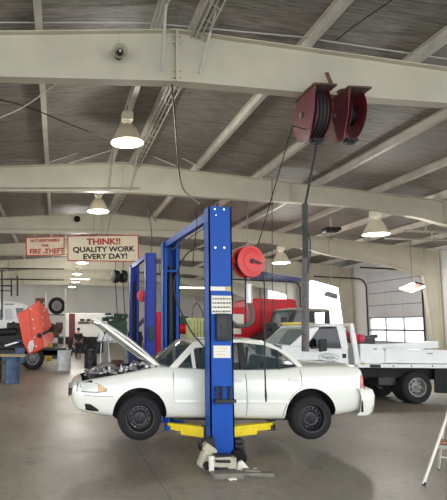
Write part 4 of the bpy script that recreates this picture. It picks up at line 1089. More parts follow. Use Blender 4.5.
# ---- maroon hose reels under the nearest beam
def big_reel(name, lab, px, py, Y, r, wd, mats=('maroon', 'hose_black'), full=True):
    c = at(px, py, Y); t = thing(name, lab, 'hose reel', tuple(c), 0)
    rot = spin(R(0)); ax = Vector((1, 0, 0))
    zt_ = botz(c.x)-.004
    for s, nm in ((-1, 'left'), (1, 'right')):
        b = MB(); o = c + ax*(s*wd/2)
        b.lathe([(r, -.008), (r+.012, 0), (r, .008), (r-.03, .010), (r*.80, .018), (.05, .02), (.05, -.006), (r*.8, -.004), (r-.03, -.006)], o, ax, 44, loop=True); b.build('flange', mats[0], t, smooth=35)
    k0 = 1 if full else .5
    b = MB(); b.lathe([(r*.45*k0, -wd/2), (r*.80*k0, -wd/2+.01), (r*.86*k0, 0), (r*.80*k0, wd/2-.01), (r*.45*k0, wd/2)], c, ax, 40); sp_ = b.build('wound_hose' if full else 'drum', mats[1], t, smooth=35)
    b = MB()
    for k in range(4 if full else 0):
        o = c + ax*(-wd*.36+wd*.24*k); u, v, _ = frame_of(ax)
        b.tube([o + (r*.86)*(math.cos(2*math.pi*i/36)*u+math.sin(2*math.pi*i/36)*v) for i in range(36)], wd*.11, 7, loop=True)
    if full: b.build('hose_turn', mats[1], sp_, smooth=60)
    else: b.bm.free()
    # side frame plates up to the mounting plate
    b = MB(); xl = c.x-wd/2-.055
    b.prism([(xl, c.y-.50, zt_-.03), (xl, c.y+.14, zt_-.03), (xl, c.y+.14, c.z+.1), (xl, c.y-.06, c.z-r-.09), (xl, c.y-.22, c.z-r-.09), (xl, c.y-.42, c.z-.1), (xl, c.y-.46, c.z+.15)], (.02, 0, 0)); pl_ = b.build('side_plate', mats[0], t)
    b = MB(); b.cyl((xl-.03, c.y, c.z), (c.x+wd/2+.05, c.y, c.z), .05, seg=16); b.build('axle', 'grey_steel', t)
    b = MB(); xr = c.x+wd/2+.035
    b.prism([(xr, c.y-.30, zt_-.03), (xr, c.y+.20, zt_-.03), (xr, c.y+.06, c.z-.06), (xr, c.y-.06, c.z-.06)], (.02, 0, 0)); b.build('side_plate', mats[0], t)
    b = MB(); b.bb((c.x-wd/2-.08, c.y-.52, zt_-.032), (c.x+wd/2+.07, c.y+.22, zt_-.0)); b.build('mounting_plate', 'brown_rust', t)
    b = MB(); g = Vector((c.x, c.y-.14, c.z-r-.055)); b.box(g, (wd*.8, .16, .05)); b.box(g+Vector((0, 0, -.04)), (wd*.5, .10, .05)); b.build('hose_guide', 'black_plastic', t, bevel=.008)
    return t, g
rA, gA = big_reel('exhaust_hose_reel', 'left dark red hose reel under the nearest beam, its hose hanging down', 312, 116, FY[1]+.12, .46, .27)
rB, gB = big_reel('exhaust_hose_reel', 'right dark red hose reel under the nearest beam, with an empty drum', 345, 116, FY[1]+.12, .46, .27, ('maroon', 'black_steel'), False)
b = MB(); b.prism([at(325, 72.5, FY[1]-.04), at(328.5, 72, FY[1]-.04), at(333.5, 84, FY[1]-.04), at(330, 84.5, FY[1]-.04)], (0, .02, 0))
one('steel_bracket', b, 'brown_rust', 'rusty flat bracket on the beam above the two dark red reels', 'bracket')
# thick exhaust hose on its drop line
top = gA; p1 = at(305, 206, top.y); p2 = at(305.3, 351.5, top.y)
eh = thing('exhaust_hose', 'thick grey green exhaust hose hanging from the left dark red reel', 'hose', tuple(p1))
b = MB(); b.tube([top+Vector((0, 0, -.06)), p1], .022, 8); b.build('drop_line', 'hose_black', eh)
b = MB(); b.tube([p1+Vector((0, 0, .04)), at(305.4, 262, top.y), at(305.4, 262, top.y)], .05, 12); b.build('upper_sleeve', 'hose_green', eh)
b = MB(); pts = [at(305.5, 258, top.y).lerp(p2, i/60) for i in range(61)]
b.tube(pts, [.058+.006*(i % 2) for i in range(61)], 12); b.build('ribbed_hose', 'hose_grey', eh)
b = MB(); q = at(309, 232, top.y-.06); b.tube(smoothpath([at(306, 230, top.y-.06), at(310, 240, top.y-.07), at(309.5, 262, top.y-.07), at(307, 274, top.y-.065)]), .012, 6); b.build('loop_cord', 'hose_green', eh)
# slanting air line from the left big reel to the round red reel
a_, z_ = at(292.5, 126, FY[1]-.2), at(257.5, 246.5, 7.62)
b = MB(); b.tube([gA+Vector((-.2, 0, .2)), a_]+[a_.lerp(z_, i/8) for i in range(1, 9)], .009, 6)
one('air_line', b, 'hose_black', 'thin dark air line slanting from the dark red reels down to the round red reel', 'air line')
b = MB(); a_, z_ = at(272, 179, FY[2]-.02), at(272.5, 340, FY[2]-.02); b.tube([a_, z_], .012, 6)
one('drop_cord', b, 'hose_black', 'thin vertical dark cord hanging from the second beam beside the slanting air line', 'cord')

# ---- round red reel on the lift post
c = at(248.2, 262, 7.62)
rr = thing('air_hose_reel', 'round bright red air hose reel beside the top of the blue post', 'hose reel', tuple(c))
ax = (spin(R(14)) @ Vector((0, -1, 0)))
r = .232
b = MB(); o = c + ax*.07
b.lathe([(r, .0), (r+.008, .008), (r, .016), (r-.03, .012), (r-.05, .020), (r*.62, .020), (r*.60, .028), (r*.25, .034), (.001, .034), (.001, .01), (r*.6, .004), (r-.03, -.0)], o, ax, 44); b.build('front_flange', 'reel_red', rr, smooth=30)
b = MB(); b.lathe([(r, .0), (r+.008, .008), (r, .016), (.03, .016), (.03, .0)], c-ax*.08, ax, 44); b.build('rear_flange', 'reel_red', rr, smooth=30)
b = MB(); b.lathe([(r*.5, -.068), (r*.86, -.06), (r*.88, .0), (r*.86, .06), (r*.5, .068)], c, ax, 36); b.build('wound_hose', 'hose_black', rr, smooth=40)
b = MB(); u, v, _ = frame_of(ax); o = c+ax*.112
hz = Vector((1, 0, 0)); b.bar(o+Vector((-.03, 0, .03)), o+Vector((.14, 0, -.03)), .02, .02); b.cyl(o, o+ax*.02, .035, seg=12); b.bar(o+Vector((.10, 0, .0)), o+Vector((.10, 0, -.05)), .014, .014); b.build('crank_arm', 'black_steel', rr)
b = MB(); b.bar(c-ax*.05+Vector((-.05, 0, 0)), (LX+W_/2-.0, yn+.02, c.z), .05, .05); b.bar((LX+W_/2+.008, yn+.02, c.z-.12), (LX+W_/2+.008, yn+.02, c.z+.12), .016, .10); b.build('bracket', 'reel_red', rr)
hose = MB(); pts = smoothpath([at(262.5, 272, 7.55), at(264.3, 284, 7.52), at(264.8, 330, 7.52), at(264.8, 360, 7.52), at(265.6, 392, 7.52)]); hose.tube(pts, .012, 8); hs = hose.build('hanging_hose', 'hose_black', rr, smooth=60)
b = MB(); b.tube([at(265.6, 389, 7.52), at(265.9, 396, 7.52), at(266.1, 402, 7.52)], [.014, .019, .010], 8); b.build('air_chuck', 'black_steel', hs)
b = MB(); a_ = c-ax*.02+Vector((-.03, 0, -.2)); b.tube([a_, at(245.6, 300, 7.7), at(245.6, 325, 7.7)], .013, 8); b.build('feed_hose', 'hose_black', rr)

# vent pipe and crooked hose behind the lift post
YV = 18.4
vp = thing('exhaust_pipe', 'crooked grey exhaust hose with a bright pipe hanging right of the lift post', 'exhaust pipe', tuple(at(248, 300, YV)))
b = MB(); b.tube([at(248.6, 284, YV), at(249, 303, YV)], .12, 14); b.build('metal_sleeve', 'bright_metal', vp, smooth=50)
b = MB(); b.tube(smoothpath([at(249, 302, YV), at(252.2, 312, YV), at(251.5, 322, YV), at(246, 325.4, YV), at(237, 325.8, YV), at(232, 322, YV)]), .085, 12); b.build('hose', 'hose_grey', vp, smooth=50)
b = MB(); p = at(248.5, 284.5, YV); b.tube([p, (p.x, p.y, roofz(p.x)+PH-.002)], .02, 6); b.build('drop_rod', 'grey_steel', vp)
# two black hanging reels far back
for x, lab in ((115.5, 'left black cord reel hanging far back above the open hood'), (123, 'right black cord reel hanging far back beside its twin')):
    p = at(x, 276.5, 27); t = thing('cord_reel', lab, 'reel', tuple(p), 0, 'black cord reels')
    b = MB(); b.lathe([(.12, -.16), (.30, -.15), (.33, -.1), (.33, .1), (.30, .15), (.12, .16)], p, (1, .35, 0), 24); b.build('drum', 'black_plastic', t, smooth=40)
    b = MB(); b.tube([p+Vector((0, 0, .3)), (p.x, p.y, roofz(p.x)+PH-.002)], .02, 6); b.build('hanger', 'black_steel', t)
    b = MB(); q = at(x+2, 318, 27); b.tube([p+Vector((0, 0, -.3)), q], .025, 6); b.build('hanging_cord', 'hose_black', t)
# heater unit with hook under the roof at right
p = at(331, 230, 21)
hu = thing('chain_hoist', 'small dark hoist unit hanging under the roof right of the exhaust hose', 'hoist', tuple(p))
b = MB(); b.box(p, (.5, .35, .22)); b.box(p+Vector((.25, 0, .05)), (.3, .25, .14)); b.cyl(p+Vector((-.2, -.18, -.02)), p+Vector((-.2, .18, -.02)), .13); b.build('motor_body', 'black_steel', hu, bevel=.02)
b = MB(); b.tube([p+Vector((0, 0, .1)), (p.x, p.y, roofz(p.x)+PH-.002)], .04, 8); b.build('post', 'conduit', hu)
b = MB(); b.tube([p+Vector((-.0, 0, -.1)), p+Vector((0, 0, -.28))], .012, 5); b.tube([p+Vector((.0, 0, -.28))+.06*Vector((math.sin(a/8*4.6), 0, -1+math.cos(a/8*4.6))) for a in range(9)], .015, 6); b.build('hook', 'black_steel', hu)
# loose black cables under the roof
def cable(pts, r, lab, m='hose_black', nm='cable'):
    b = MB(); b.tube(smoothpath(pts), r, 6); return one(nm, b, m, lab, 'cable')
cable([at(172, 85, FY[1]+.1), at(175, 120, 10), at(179, 170, 12), at(184, 190, 13), at(200, 204, 10.8)], .016, 'black cable drooping from the nearest beam towards the lift crossbeam')
cable([at(148, 300, 22), at(152, 240, 18), at(147, 205, 17), at(156, 222, 17)], .014, 'looped dark cable beside the top of the far lift posts')
cable([at(-10, 97, 10.4), at(30, 108, 10.8), at(74, 126, 11.4), at(110, 139, 12)], .012, 'long thin dark cable crossing the roof at upper left')
cable([at(-10, 122, 9.6), at(25, 106, 9.6), at(62, 79, 9.6)], .010, 'thin pale wire rising to the nearest beam at upper left', 'conduit')
cable([at(336, 40, 8.4), at(360, 22, 7.7), at(398, -4, 6.8)], .010, 'black wire running up across the roof at top right')
cable([at(195, 212, 7.65), at(197, 222, 7.9), at(193, 260, 8.4), at(195, 262, 8.4)], .008, 'thin black line looping off the left edge of the blue post')

# ================================================================== SIGNS
YSG = FY[3]-.25
def sign(nm, lab, px, m, rows, rim, Y):
    tl, tr_, br_, bl_ = [at(x, y, Y) for x, y in px]
    c = (tl+tr_+br_+bl_)/4; t = thing(nm, lab, 'sign', tuple(c))
    b = MB(); b.prism([tl, tr_, br_, bl_], (0, .03, 0)); bd = b.build('board', m, t)
    ux = (tr_-tl).normalized(); uz = Vector((0, 0, 1)); w_ = (tr_-tl).length; h_ = ((tl-bl_).length+(tr_-br_).length)/2
    b = MB(); e = .035
    for p, q in ((tl, tr_), (tr_, br_), (br_, bl_), (bl_, tl)): b.bar(p+Vector((0, -.006, 0)), q+Vector((0, -.006, 0)), 0.012, .045, up=(ux.cross(Vector((0, -1, 0))) if abs((q-p).z) < abs((q-p).x) else ux))
    b.build('border', rim, t)
    for m_, rr_ in rows:
        out = []
        for s, u, v, ch_, wd in rr_: out.append((s, (u-.5)*w_, (v-.5)*h_, ch_*h_, wd))
        for row in out: lettering('lettering', [row], m_, t, c+Vector((0, -.004, 0)), ux, ux.cross(Vector((0, 1, 0))), .012, .032)
    return t, tl, tr_
s1, tl, tr_ = sign('hanging_sign', 'cream hanging sign reading THINK!! QUALITY WORK EVERY DAY!', [(67.8, 236.2), (138, 235.2), (138.6, 261.4), (68, 260.6)], 'sign_cream',
     [('sign_red', [('THINK!!', .51, .655, .235, 1.12)]), ('sign_black', [('QUALITY WORK', .505, .365, .20, 1.12), ('EVERY DAY!', .525, .085, .20, 1.14)])], 'sign_red', YSG)
s2, tl2, tr2 = sign('hanging_sign', 'smaller faded pinkish sign about fire or theft, left of the big sign', [(26.2, 237.6), (64, 236.6), (64, 254.8), (26.4, 255.6)], 'sign_pink',
     [('sign_red', [('NOT RESPONSIBLE', .5, .74, .15, .88), ('FOR', .5, .46, .14, 1.0), ('FIRE', .24, .10, .26, .95), ('or', .48, .10, .12, 1), ('THEFT', .74, .10, .26, .95)])], 'sign_red', YSG)
for t, a_, b_ in ((s1, tl, tr_), (s2, tl2, tr2)):
    b = MB()
    for k in (.2, .82):
        q = a_.lerp(b_, k); b.tube([q+Vector((0, .015, 0)), (q.x, q.y+.25, botz(q.x)+.001)], .016, 5)
    b.build('hanging_chain', 'conduit', t)
# ================================================================== LEFT SIDE OF THE HALL
def drum(lab, x, yb, m, r=.29, h=.88, lid=True, group=None):
    p = gr(x, yb); t = thing('steel_drum', lab, 'barrel', (p.x, p.y+r, 0), 0, group); o = (p.x, p.y+r, 0)
    b = MB(); prof = [(.001, .0), (r*.98, 0), (r, .015), (r*.985, .03)]
    for zz in (h*.33, h*.66): prof += [(r*.985, zz-.03), (r*1.02, zz), (r*.985, zz+.03)]
    prof += [(r*.985, h-.03), (r, h-.015), (r, h), (r*.96, h), (r*.95, h-.02), (.001, h-.02)]
    b.lathe(prof, o, seg=28); b.build('body', m, t, smooth=40)
    b = MB(); b.cyl((o[0]-.12, o[1]-.05, h-.02), (o[0]-.12, o[1]-.05, h), .035, seg=10); b.cyl((o[0]+.16, o[1]+.03, h-.02), (o[0]+.16, o[1]+.03, h-.005), .02, seg=10); b.build('bung', 'grey_steel', t)
    return t
drum('blue grey steel drum holding up the plank at the left edge', 11.5, 384, 'drum_blue', .245, .87)
drum('pale grey steel drum standing near the orange truck hood', 64, 371, 'drum_white', .30, .84)
drum('black steel drum behind the front of the white sedan', 91, 370, 'drum_black', .29, .86)
p = gr(11.5, 384)
drum('second dark drum partly cut off by the left edge under the plank', -7.5, 383, 'drum_black', .27, .87)
b = MB(); b.bb((p.x-1.1, p.y-.12, .875), (p.x+.42, p.y+.62, .93)); one('plank', b, 'plywood', 'pale wooden plank lying as a bench top across the drums at left', 'board', bevel=.008)

# tilted orange hood truck: chassis with its hood tipped forward
YO = 23.0
def O(x, y, dy=0): return at(x, y, YO+dy)
ot = thing('semi_truck', 'truck under repair with its orange red hood tipped up, dark chassis', 'truck', (O(20, 0).x, YO+.6, 0))
L_ = [O(17.3, 314, .0), O(39.2, 300.6, .0), O(44.5, 338, .0), O(43.5, 347, 0), O(31, 354.5, -.0), O(22.5, 341, 0)]
mb = MB()
# left fender side (towards the camera) and the creased top panels going back
near = [O(17.3, 314), O(22.6, 341), O(27, 352.5), O(31, 354.4), O(35.5, 352), O(31.5, 332), O(29, 307.2)]
mb.prism(near, (0, .06, 0)); mb.build('fender', 'orange_red', ot, bevel=.03)
A = [O(29, 307.2), O(31.5, 332), O(35.5, 352)]; B = [O(38.5, 301), O(40.5, 327), O(43.5, 347.5)]; Cc = [O(45.5, 308.5, .9), O(49, 325, .9), O(52, 341.5, .9)]; Dd = [O(46.5, 306.5, 1.9), O(50.5, 323, 1.9), O(53.5, 338.5, 1.9)]
mb = MB(); mb.grid([A, B, Cc, Dd], (.03, .05, -.02)); hd_ = mb.build('hood', 'orange_red', ot, smooth=25)
mb = MB()
for P_ in (B,):
    mb.tube([q+Vector((0, -.03, 0)) for q in P_], .045, 8)
mb.build('crease', 'orange_red', hd_, smooth=60)
random.seed(5)
mb = MB()
for i in range(5):
    t_ = i/4; q = A[0].lerp(A[2], t_*.8+.05); mb.box(q+Vector((random.uniform(-.05, .12), -.05, random.uniform(-.05, .05))), (.05, .02, random.uniform(.04, .08)))
    q = B[0].lerp(B[2], t_*.6+.05); mb.box(q+Vector((random.uniform(.05, .22), .05, 0)), (.04, .02, random.uniform(.04, .09)), spin(.5))
mb.build('highlight_patch', 'head_white', hd_)  # pale flecks stand in for reflected highlights on the hood paint
b = MB(); b.prism([O(27.7, 347, -.04), O(29.3, 341.5, -.04), O(33, 339.5, -.04), O(34.2, 346, -.04), O(32, 351.5, -.04), O(29, 353, -.04)], (0, .04, 0)); b.build('headlight', 'head_white', ot)
b = MB(); q = O(39.5, 335.5, -.05); b.cyl(q, q+Vector((0, -.06, 0)), .11, seg=14); b.bar(q+Vector((0, -.05, 0)), O(52, 329.5, .6), .09, .09); b.bar(O(50.5, 331, .5), O(53, 328, .6), .2, .12); b.build('mirror_bracket', 'black_plastic', ot)
zf = .72
b = MB()
for dy in (.35, 1.2): b.bb((O(-30, 0).x, YO+dy-.05, zf-.12), (O(80, 0).x, YO+dy+.05, zf+.12))
b.bb((O(52, 0).x, YO+.3, zf-.1), (O(74, 0).x, YO+1.25, zf+.22)); b.build('chassis', 'black_steel', ot)
b = MB(); q = O(8, 338, .8); b.box(q, (1.3, .9, .8)); b.box(q+Vector((.3, 0, .5)), (.7, .6, .35)); b.cyl(q+Vector((-.5, -.5, .25)), q+Vector((.4, -.5, .3)), .16); b.box(q+Vector((.1, -.45, -.35)), (1.5, .2, .25)); b.build('engine', 'black_plastic', ot, bevel=.05)
b = MB(); q = O(12, 344, .2); b.bar(q+Vector((-.3, 0, -.08)), q+Vector((.28, 0, .1)), .07, .07); b.build('pipe', 'bright_metal', ot)
b = MB(); b.bar(O(17, 341, .25), O(29, 341, .25), .25, .1); b.build('harness', 'purple_blue', ot)
b = MB(); b.bb((O(27, 0).x, YO-.05, .28), (O(36, 0).x, YO+.3, .95)); b.bar((O(15, 0).x, YO+.1, .48), (O(28, 0).x, YO+.05, .62), .3, .28); b.build('step_box', 'drum_blue', ot, bevel=.02)
wheel(O(43, 0).x, YO+.3, .50, .50, .28, -1, ot, .28, mr='grey_steel', spokes=8)
wheel(O(43, 0).x, YO+1.9, .50, .50, .28, 1, ot, .28, mr='bright_metal', spokes=8)
wheel(O(-1, 0).x, YO+.3, .52, .52, .30, -1, ot, .28, mr='black_steel', spokes=8)
b = MB(); b.bb((O(-20, 0).x, YO+.2, .30), (O(20, 0).x, YO+.35, .52)); b.build('air_tank', 'grey_steel', ot, bevel=.04)

# white semi cab behind it
YW = 27.0
def Wp(x, y): p = at(x, y, YW); return (p.x, p.z)
wc_ = thing('semi_truck', 'white truck cab at the far left edge behind the orange hood', 'truck', (Wp(8, 0)[0], YW+1.1, 0))
def wslab(pts, y0, y1): return MB().prism([(Wp(x, y)[0], y0, Wp(x, y)[1]) for x, y in pts], (0, y1-y0, 0))
wslab([(-22, 303), (-18, 300.5), (12, 301), (24.5, 303.5), (26, 318), (40, 320), (41, 356), (-22, 358)], YW, YW+2.1).build('cab_body', 'truck_white', wc_, bevel=.05)
for pts, nm in (([(5.2, 309), (11.6, 308.5), (13.2, 319), (5.2, 320)], 'door_window'), ([(15.5, 308), (23.2, 308), (23.8, 316), (17.5, 318)], 'vent_window'), ([(-16, 309), (2.5, 309), (2.5, 320), (-16, 320)], 'rear_window')):
    wslab(pts, YW-.02, YW+.01).build(nm, 'clear_glass' if nm == 'door_window' else 'truck_glass', wc_)
b = MB(); q = at(4, 304, YW-.1); b.bar(q, q+Vector((.5, 0, .0)), .05, .05); q = at(13.5, 322.5, YW); b.box(q, (.16, .05, .08)); b.build('door_handle', 'black_steel', wc_)
for x in (-8, 33): wheel(Wp(x, 0)[0], YW+.15, .5, .5, .28, -1, wc_, .28, spokes=8)
b = MB(); b.bb((Wp(-22, 0)[0], YW+.4, .5), (Wp(40, 0)[0], YW+1.7, .9)); b.build('chassis', 'black_steel', wc_)

# steel rack with a tyre on its top shelf
YK = 26.5
rk = thing('storage_rack', 'white steel post rack behind the orange hood with machine parts', 'rack', (at(55, 0, YK).x, YK+.4, 0))
def kx(x): return at(x, 320, YK).x
def kz(x, y): return at(x, y, YK).z
for x in (45.2, 65):
    for dy in (0, .8):
        b = MB(); b.bb((kx(x)-.035, YK+dy-.035, 0), (kx(x)+.035, YK+dy+.035, kz(x, 288 if x > 50 else 292))); b.build('upright', 'label_white', rk)
zs = kz(56, 314.2)
for z, m in ((zs-.05, 'board_grey'), (kz(56, 338), 'board_grey')):
    b = MB(); b.bb((kx(45.2), YK-.03, z), (kx(65), YK+.83, z+.05)); b.build('shelf', m, rk)
tt = thing('tire', 'worn black truck tire on a rim sitting on top of the white rack', 'tire', (kx(56.5), YK+.35, zs))
wheel(kx(56.5), YK+.35, zs+.435, .43, .27, -1, tt, .24, mr='grey_steel', spokes=8)
b = MB(); q = Vector((kx(56.5), YK+.4, kz(56, 338)+.055)); b.box(q+Vector((-.1, 0, .2)), (.5, .5, .4)); b.cyl(q+Vector((-.45, .0, .58)), q+Vector((.3, .0, .30)), .17); b.box(q+Vector((.15, -.1, .55)), (.3, .3, .35), spin(.4))
one('gearbox', b, 'brown_rust', 'rusty gearbox lying on the shelf below the rack top tire', 'machine part', bevel=.04)
q = at(40.5, 297, YK+4.2); b = MB(); b.box((q.x, q.y, kz(41, 303)), (.55, .6, .9)); b.bb((q.x-.3, q.y-.3, 0), (q.x-.24, q.y+.3, kz(41, 303)-.4)); b.bb((q.x+.24, q.y-.3, 0), (q.x+.3, q.y+.3, kz(41, 303)-.4))
one('cabinet', b, 'brown_rust', 'tall dull brown cabinet on legs just left of the rack tire', 'cabinet', bevel=.02)

# person walking away
def skinned(name, verts, edges, radii, m, parent, sub=2, root=0):
    me_ = bpy.data.meshes.new(name); me_.from_pydata([tuple(v) for v in verts], edges, []); o = bpy.data.objects.new(name, me_); C.objects.link(o)
    sk = o.modifiers.new('s', 'SKIN'); sk.use_smooth_shade = True
    for i, r in enumerate(radii):
        me_.skin_vertices[0].data[i].radius = (r, r) if not isinstance(r, tuple) else r
        me_.skin_vertices[0].data[i].use_root = (i == root)
    sb = o.modifiers.new('u', 'SUBSURF'); sb.levels = sub; sb.render_levels = sub
    bpy.context.view_layer.update()
    mm = bpy.data.meshes.new_from_object(o.evaluated_get(bpy.context.evaluated_depsgraph_get()))
    o.modifiers.clear(); o.data = mm; bpy.data.meshes.remove(me_); mm.materials.clear(); mm.materials.append(MATS[m]); mm.name = name
    for p_ in mm.polygons: p_.use_smooth = True
    o.parent = parent; return o
pp = gr(78, 357.5)
pe = thing('person', 'person in dark clothes walking away down the aisle past the drums', 'person', (pp.x, pp.y, 0))
vs = [(0, 0, .95), (0, .0, 1.12), (0, .01, 1.32), (0, .02, 1.46), (0, .03, 1.54), (0, .05, 1.63), (0, .045, 1.74),
      (-.10, 0, .90), (-.11, .08, .50), (-.11, -.02, .08), (-.11, .14, .035),
      (.10, 0, .90), (.11, .02, .50), (.12, -.26, .14), (.12, -.16, .05),
      (-.19, .01, 1.42), (-.25, -.03, 1.14), (-.25, .06, .90), (-.245, .10, .80),
      (.19, .01, 1.42), (.25, .04, 1.14), (.24, .16, .92), (.235, .2, .82)]
ed = [(0, 1), (1, 2), (2, 3), (3, 4), (4, 5), (5, 6), (0, 7), (7, 8), (8, 9), (9, 10), (0, 11), (11, 12), (12, 13), (13, 14), (3, 15), (15, 16), (16, 17), (17, 18), (3, 19), (19, 20), (20, 21), (21, 22)]
rd_ = [(.16, .12), (.15, .11), (.18, .12), (.12, .09), .055, .085, .085, .095, .065, .05, .04, .095, .065, .05, .04, .07, .048, .036, .035, .07, .048, .036, .035]
skinned('body', vs, ed, rd_, 'skin', pe)
skinned('shirt', [(0, 0, .84), (0, 0, 1.12), (0, .01, 1.32), (0, .02, 1.45), (-.19, .01, 1.42), (-.25, -.03, 1.14), (.19, .01, 1.42), (.25, .04, 1.14)], [(0, 1), (1, 2), (2, 3), (3, 4), (4, 5), (3, 6), (6, 7)], [(.18, .135), (.175, .13), (.20, .14), (.13, .10), .085, .062, .085, .062], 'shirt_dark', pe)
skinned('trousers', [(0, 0, .93), (-.10, 0, .86), (-.11, .08, .50), (-.11, -.02, .1), (.10, 0, .86), (.11, .02, .50), (.12, -.25, .16)], [(0, 1), (1, 2), (2, 3), (0, 4), (4, 5), (5, 6)], [(.17, .135), .11, .082, .07, .11, .082, .07], 'trouser_dark', pe)
b = MB(); b.ball((0, .035, 1.715), .105, (.95, 1.02, .92)); b.build('hair', 'hair_dark', pe, smooth=80, local=True)
for x, y, z in ((-.11, .06, .035), (.12, -.20, .075)):
    b = MB(); b.box((x, y, z), (.10, .28, .07)); b.build('shoe', 'black_plastic', pe, local=True, bevel=.02)

# truck at the far end of the aisle
YFt = 37.5
def Fp(x, y): p = at(x, y, YFt); return (p.x, p.z)
ft = thing('box_truck', 'white box truck seen side on at the far end of the aisle', 'truck', (Fp(88, 0)[0], YFt+1.2, 0))
def fslab(pts, y0, y1): return MB().prism([(Fp(x, y)[0], y0, Fp(x, y)[1]) for x, y in pts], (0, y1-y0, 0))
fslab([(66, 313), (110, 313), (110, 337), (66, 337)], YFt, YFt+2.4).build('box_body', 'wall_panel', ft, bevel=.04)
b = fslab([(78, 321.5), (96, 321.5), (96, 323.8), (78, 323.8)], YFt-.04, YFt+.02); b.build('side_rail', 'brown_rust', ft)
b = fslab([(80, 319), (84.5, 319), (84.5, 321), (80, 321)], YFt-.06, YFt+.0); b.build('lamp', 'black_plastic', ft)
b = fslab([(86.5, 319), (90.5, 319), (90.5, 321), (86.5, 321)], YFt-.06, YFt+.0); b.build('lamp', 'black_plastic', ft)
fslab([(69, 313.5), (75, 313.5), (75, 345), (69, 345)], YFt-.03, YFt+.02).build('door_post', 'maroon', ft)
for x in (83.5, 89.5, 104): wheel(Fp(x, 0)[0], YFt+.12, .60, .60, .3, -1, ft, .30, mr='bright_metal' if x < 85 else 'black_steel', spokes=8)
b = MB(); b.bb((Fp(66, 0)[0], YFt+.3, .62), (Fp(110, 0)[0], YFt+2.0, Fp(88, 337)[1])); b.build('chassis', 'black_steel', ft)

# engine on a stand, tool cart and other clutter behind the open hood
YE = 20.5
e0 = at(112, 330, YE)
es = thing('engine', 'dark green engine assembly on a stand behind the raised hood', 'engine', (e0.x, YE+.4, 0))
b = MB(); c0 = at(117, 328, YE+.3); b.box(c0, (.75, .6, .55)); b.box(c0+Vector((.1, 0, .33)), (.5, .45, .16)); bk = b.build('engine_block', 'green_machine', es, bevel=.04)
random.seed(9); b = MB()
for i in range(16):
    q = at(random.uniform(103, 128), random.uniform(314, 332), YE+random.uniform(0, .6)); b.box(q, (random.uniform(.1, .3), .2, random.uniform(.08, .25)), spin(random.random()*3))
b.build('engine_fitting', 'green_machine', bk, bevel=.02)
b = MB()
for i in range(7):
    a_ = at(random.uniform(102, 126), random.uniform(314, 330), YE); q = at(random.uniform(102, 128), random.uniform(318, 338), YE+.3); b.tube(smoothpath([a_, a_.lerp(q, .5)+Vector((0, -.1, .15)), q]), .03, 6)
b.build('hose', 'hose_black', bk)
b = MB(); xx0, xx1 = at(106, 340, YE).x, at(127, 340, YE).x
for x in (xx0, xx1):
    for dy in (.05, .7): b.bb((x-.035, YE+dy-.035, 0), (x+.035, YE+dy+.035, c0.z-.1))
b.bb((xx0, YE+.0, c0.z-.33), (xx1, YE+.75, c0.z-.27)); b.bb((xx0, YE+.02, .15), (xx1, YE+.08, .21)); b.build('stand', 'grey_steel', es)
YB2 = 16.5
tc_ = thing('tool_stand', 'narrow metal tool stand with shiny odds and ends behind the raised hood', 'tool stand', (at(104, 0, YB2).x, YB2+.3, 0))
b = MB(); xa_, xb_2 = at(99, 345, YB2).x, at(112, 345, YB2).x; zt2 = at(105, 342, YB2).z
for x in (xa_, xb_2):
    for dy in (0, .5): b.bar((x+(.1 if x == xa_ else -.1), YB2+.25, zt2), (x, YB2+dy, 0), .025, .025)
b.build('leg', 'bright_metal', tc_)
b = MB(); b.bb((xa_-.02, YB2, zt2), (xb_2+.02, YB2+.5, zt2+.04)); b.bb((xa_+.03, YB2+.1, .35), (xb_2-.03, YB2+.4, .38)); b.build('tray', 'grey_steel', tc_)
random.seed(21)
for i in range(22):
    b = MB(); x = random.uniform(xa_, xb_2); z = zt2+.05+random.random()*.32; b.box((x, YB2+random.uniform(.05, .45), zt2+.04+(z-zt2-.04)/2), (random.uniform(.04, .1), .08, z-zt2-.04))
    b.build('tool', 'bright_metal', tc_)
# small things around the second lift
c = at(142.5, 296, 15.9)
r2 = thing('air_hose_reel', 'small red hose reel beside the darker lift, far behind the sedan hood', 'hose reel', tuple(c))
b = MB(); b.lathe([(.17, -.02), (.18, 0), (.17, .02), (.05, .03), (.001, .03), (.001, -.02)], c, (0, -1, 0), 28); b.build('flange', 'reel_red', r2, smooth=40)
b = MB(); b.cyl(c+Vector((0, .02, 0)), c+Vector((0, .14, 0)), .13); b.build('wound_hose', 'hose_black', r2)
b = MB(); b.bar(c+Vector((0, .1, 0)), (xm-w2/2-.0, y2n-.0, c.z), .04, .04); b.build('bracket', 'reel_red', r2)
b = MB(); b.tube([c+Vector((.1, .06, -.1)), at(144, 322, 15.9)], .015, 6); b.build('hanging_hose', 'reel_red', r2)
p, q = at(157.5, 312, 21), at(164, 326, 21)
b = MB(); b.bb((p.x-.1, 21, .12), (q.x+.1, 21.6, p.z)); 
tcb = thing('tool_chest', 'red tool chest glimpsed between the two lifts behind the sedan hood', 'tool chest', ((p.x+q.x)/2, 21.3, 0)); b.build('body', 'red_paint', tcb, bevel=.02)
for dx in (p.x, q.x):
    for dy in (21.1, 21.5): b = MB(); b.cyl((dx-.03, dy, .07), (dx+.03, dy, .07), .07); b.build('caster', 'black_steel', tcb)
yq = 24; p, q = at(128, 305, yq), at(147, 348, yq)
dm = thing('tire_machine', 'dark machine mass standing between the raised hood and the darker lift', 'machine', ((p.x+q.x)/2, yq+.4, 0))
b = MB(); b.bb((p.x+.1, yq, 0), (q.x, yq+.8, .9)); b.box(((p.x+q.x)/2, yq+.4, 1.3), (.5, .5, .8)); b.build('base', 'black_steel', dm, bevel=.04)
b = MB(); b.bar(((p.x+q.x)/2-.3, yq+.4, 1.6), ((p.x+q.x)/2+.5, yq+.4, 2.35), .18, .18); b.build('arm', 'brown_rust', dm, bevel=.02)
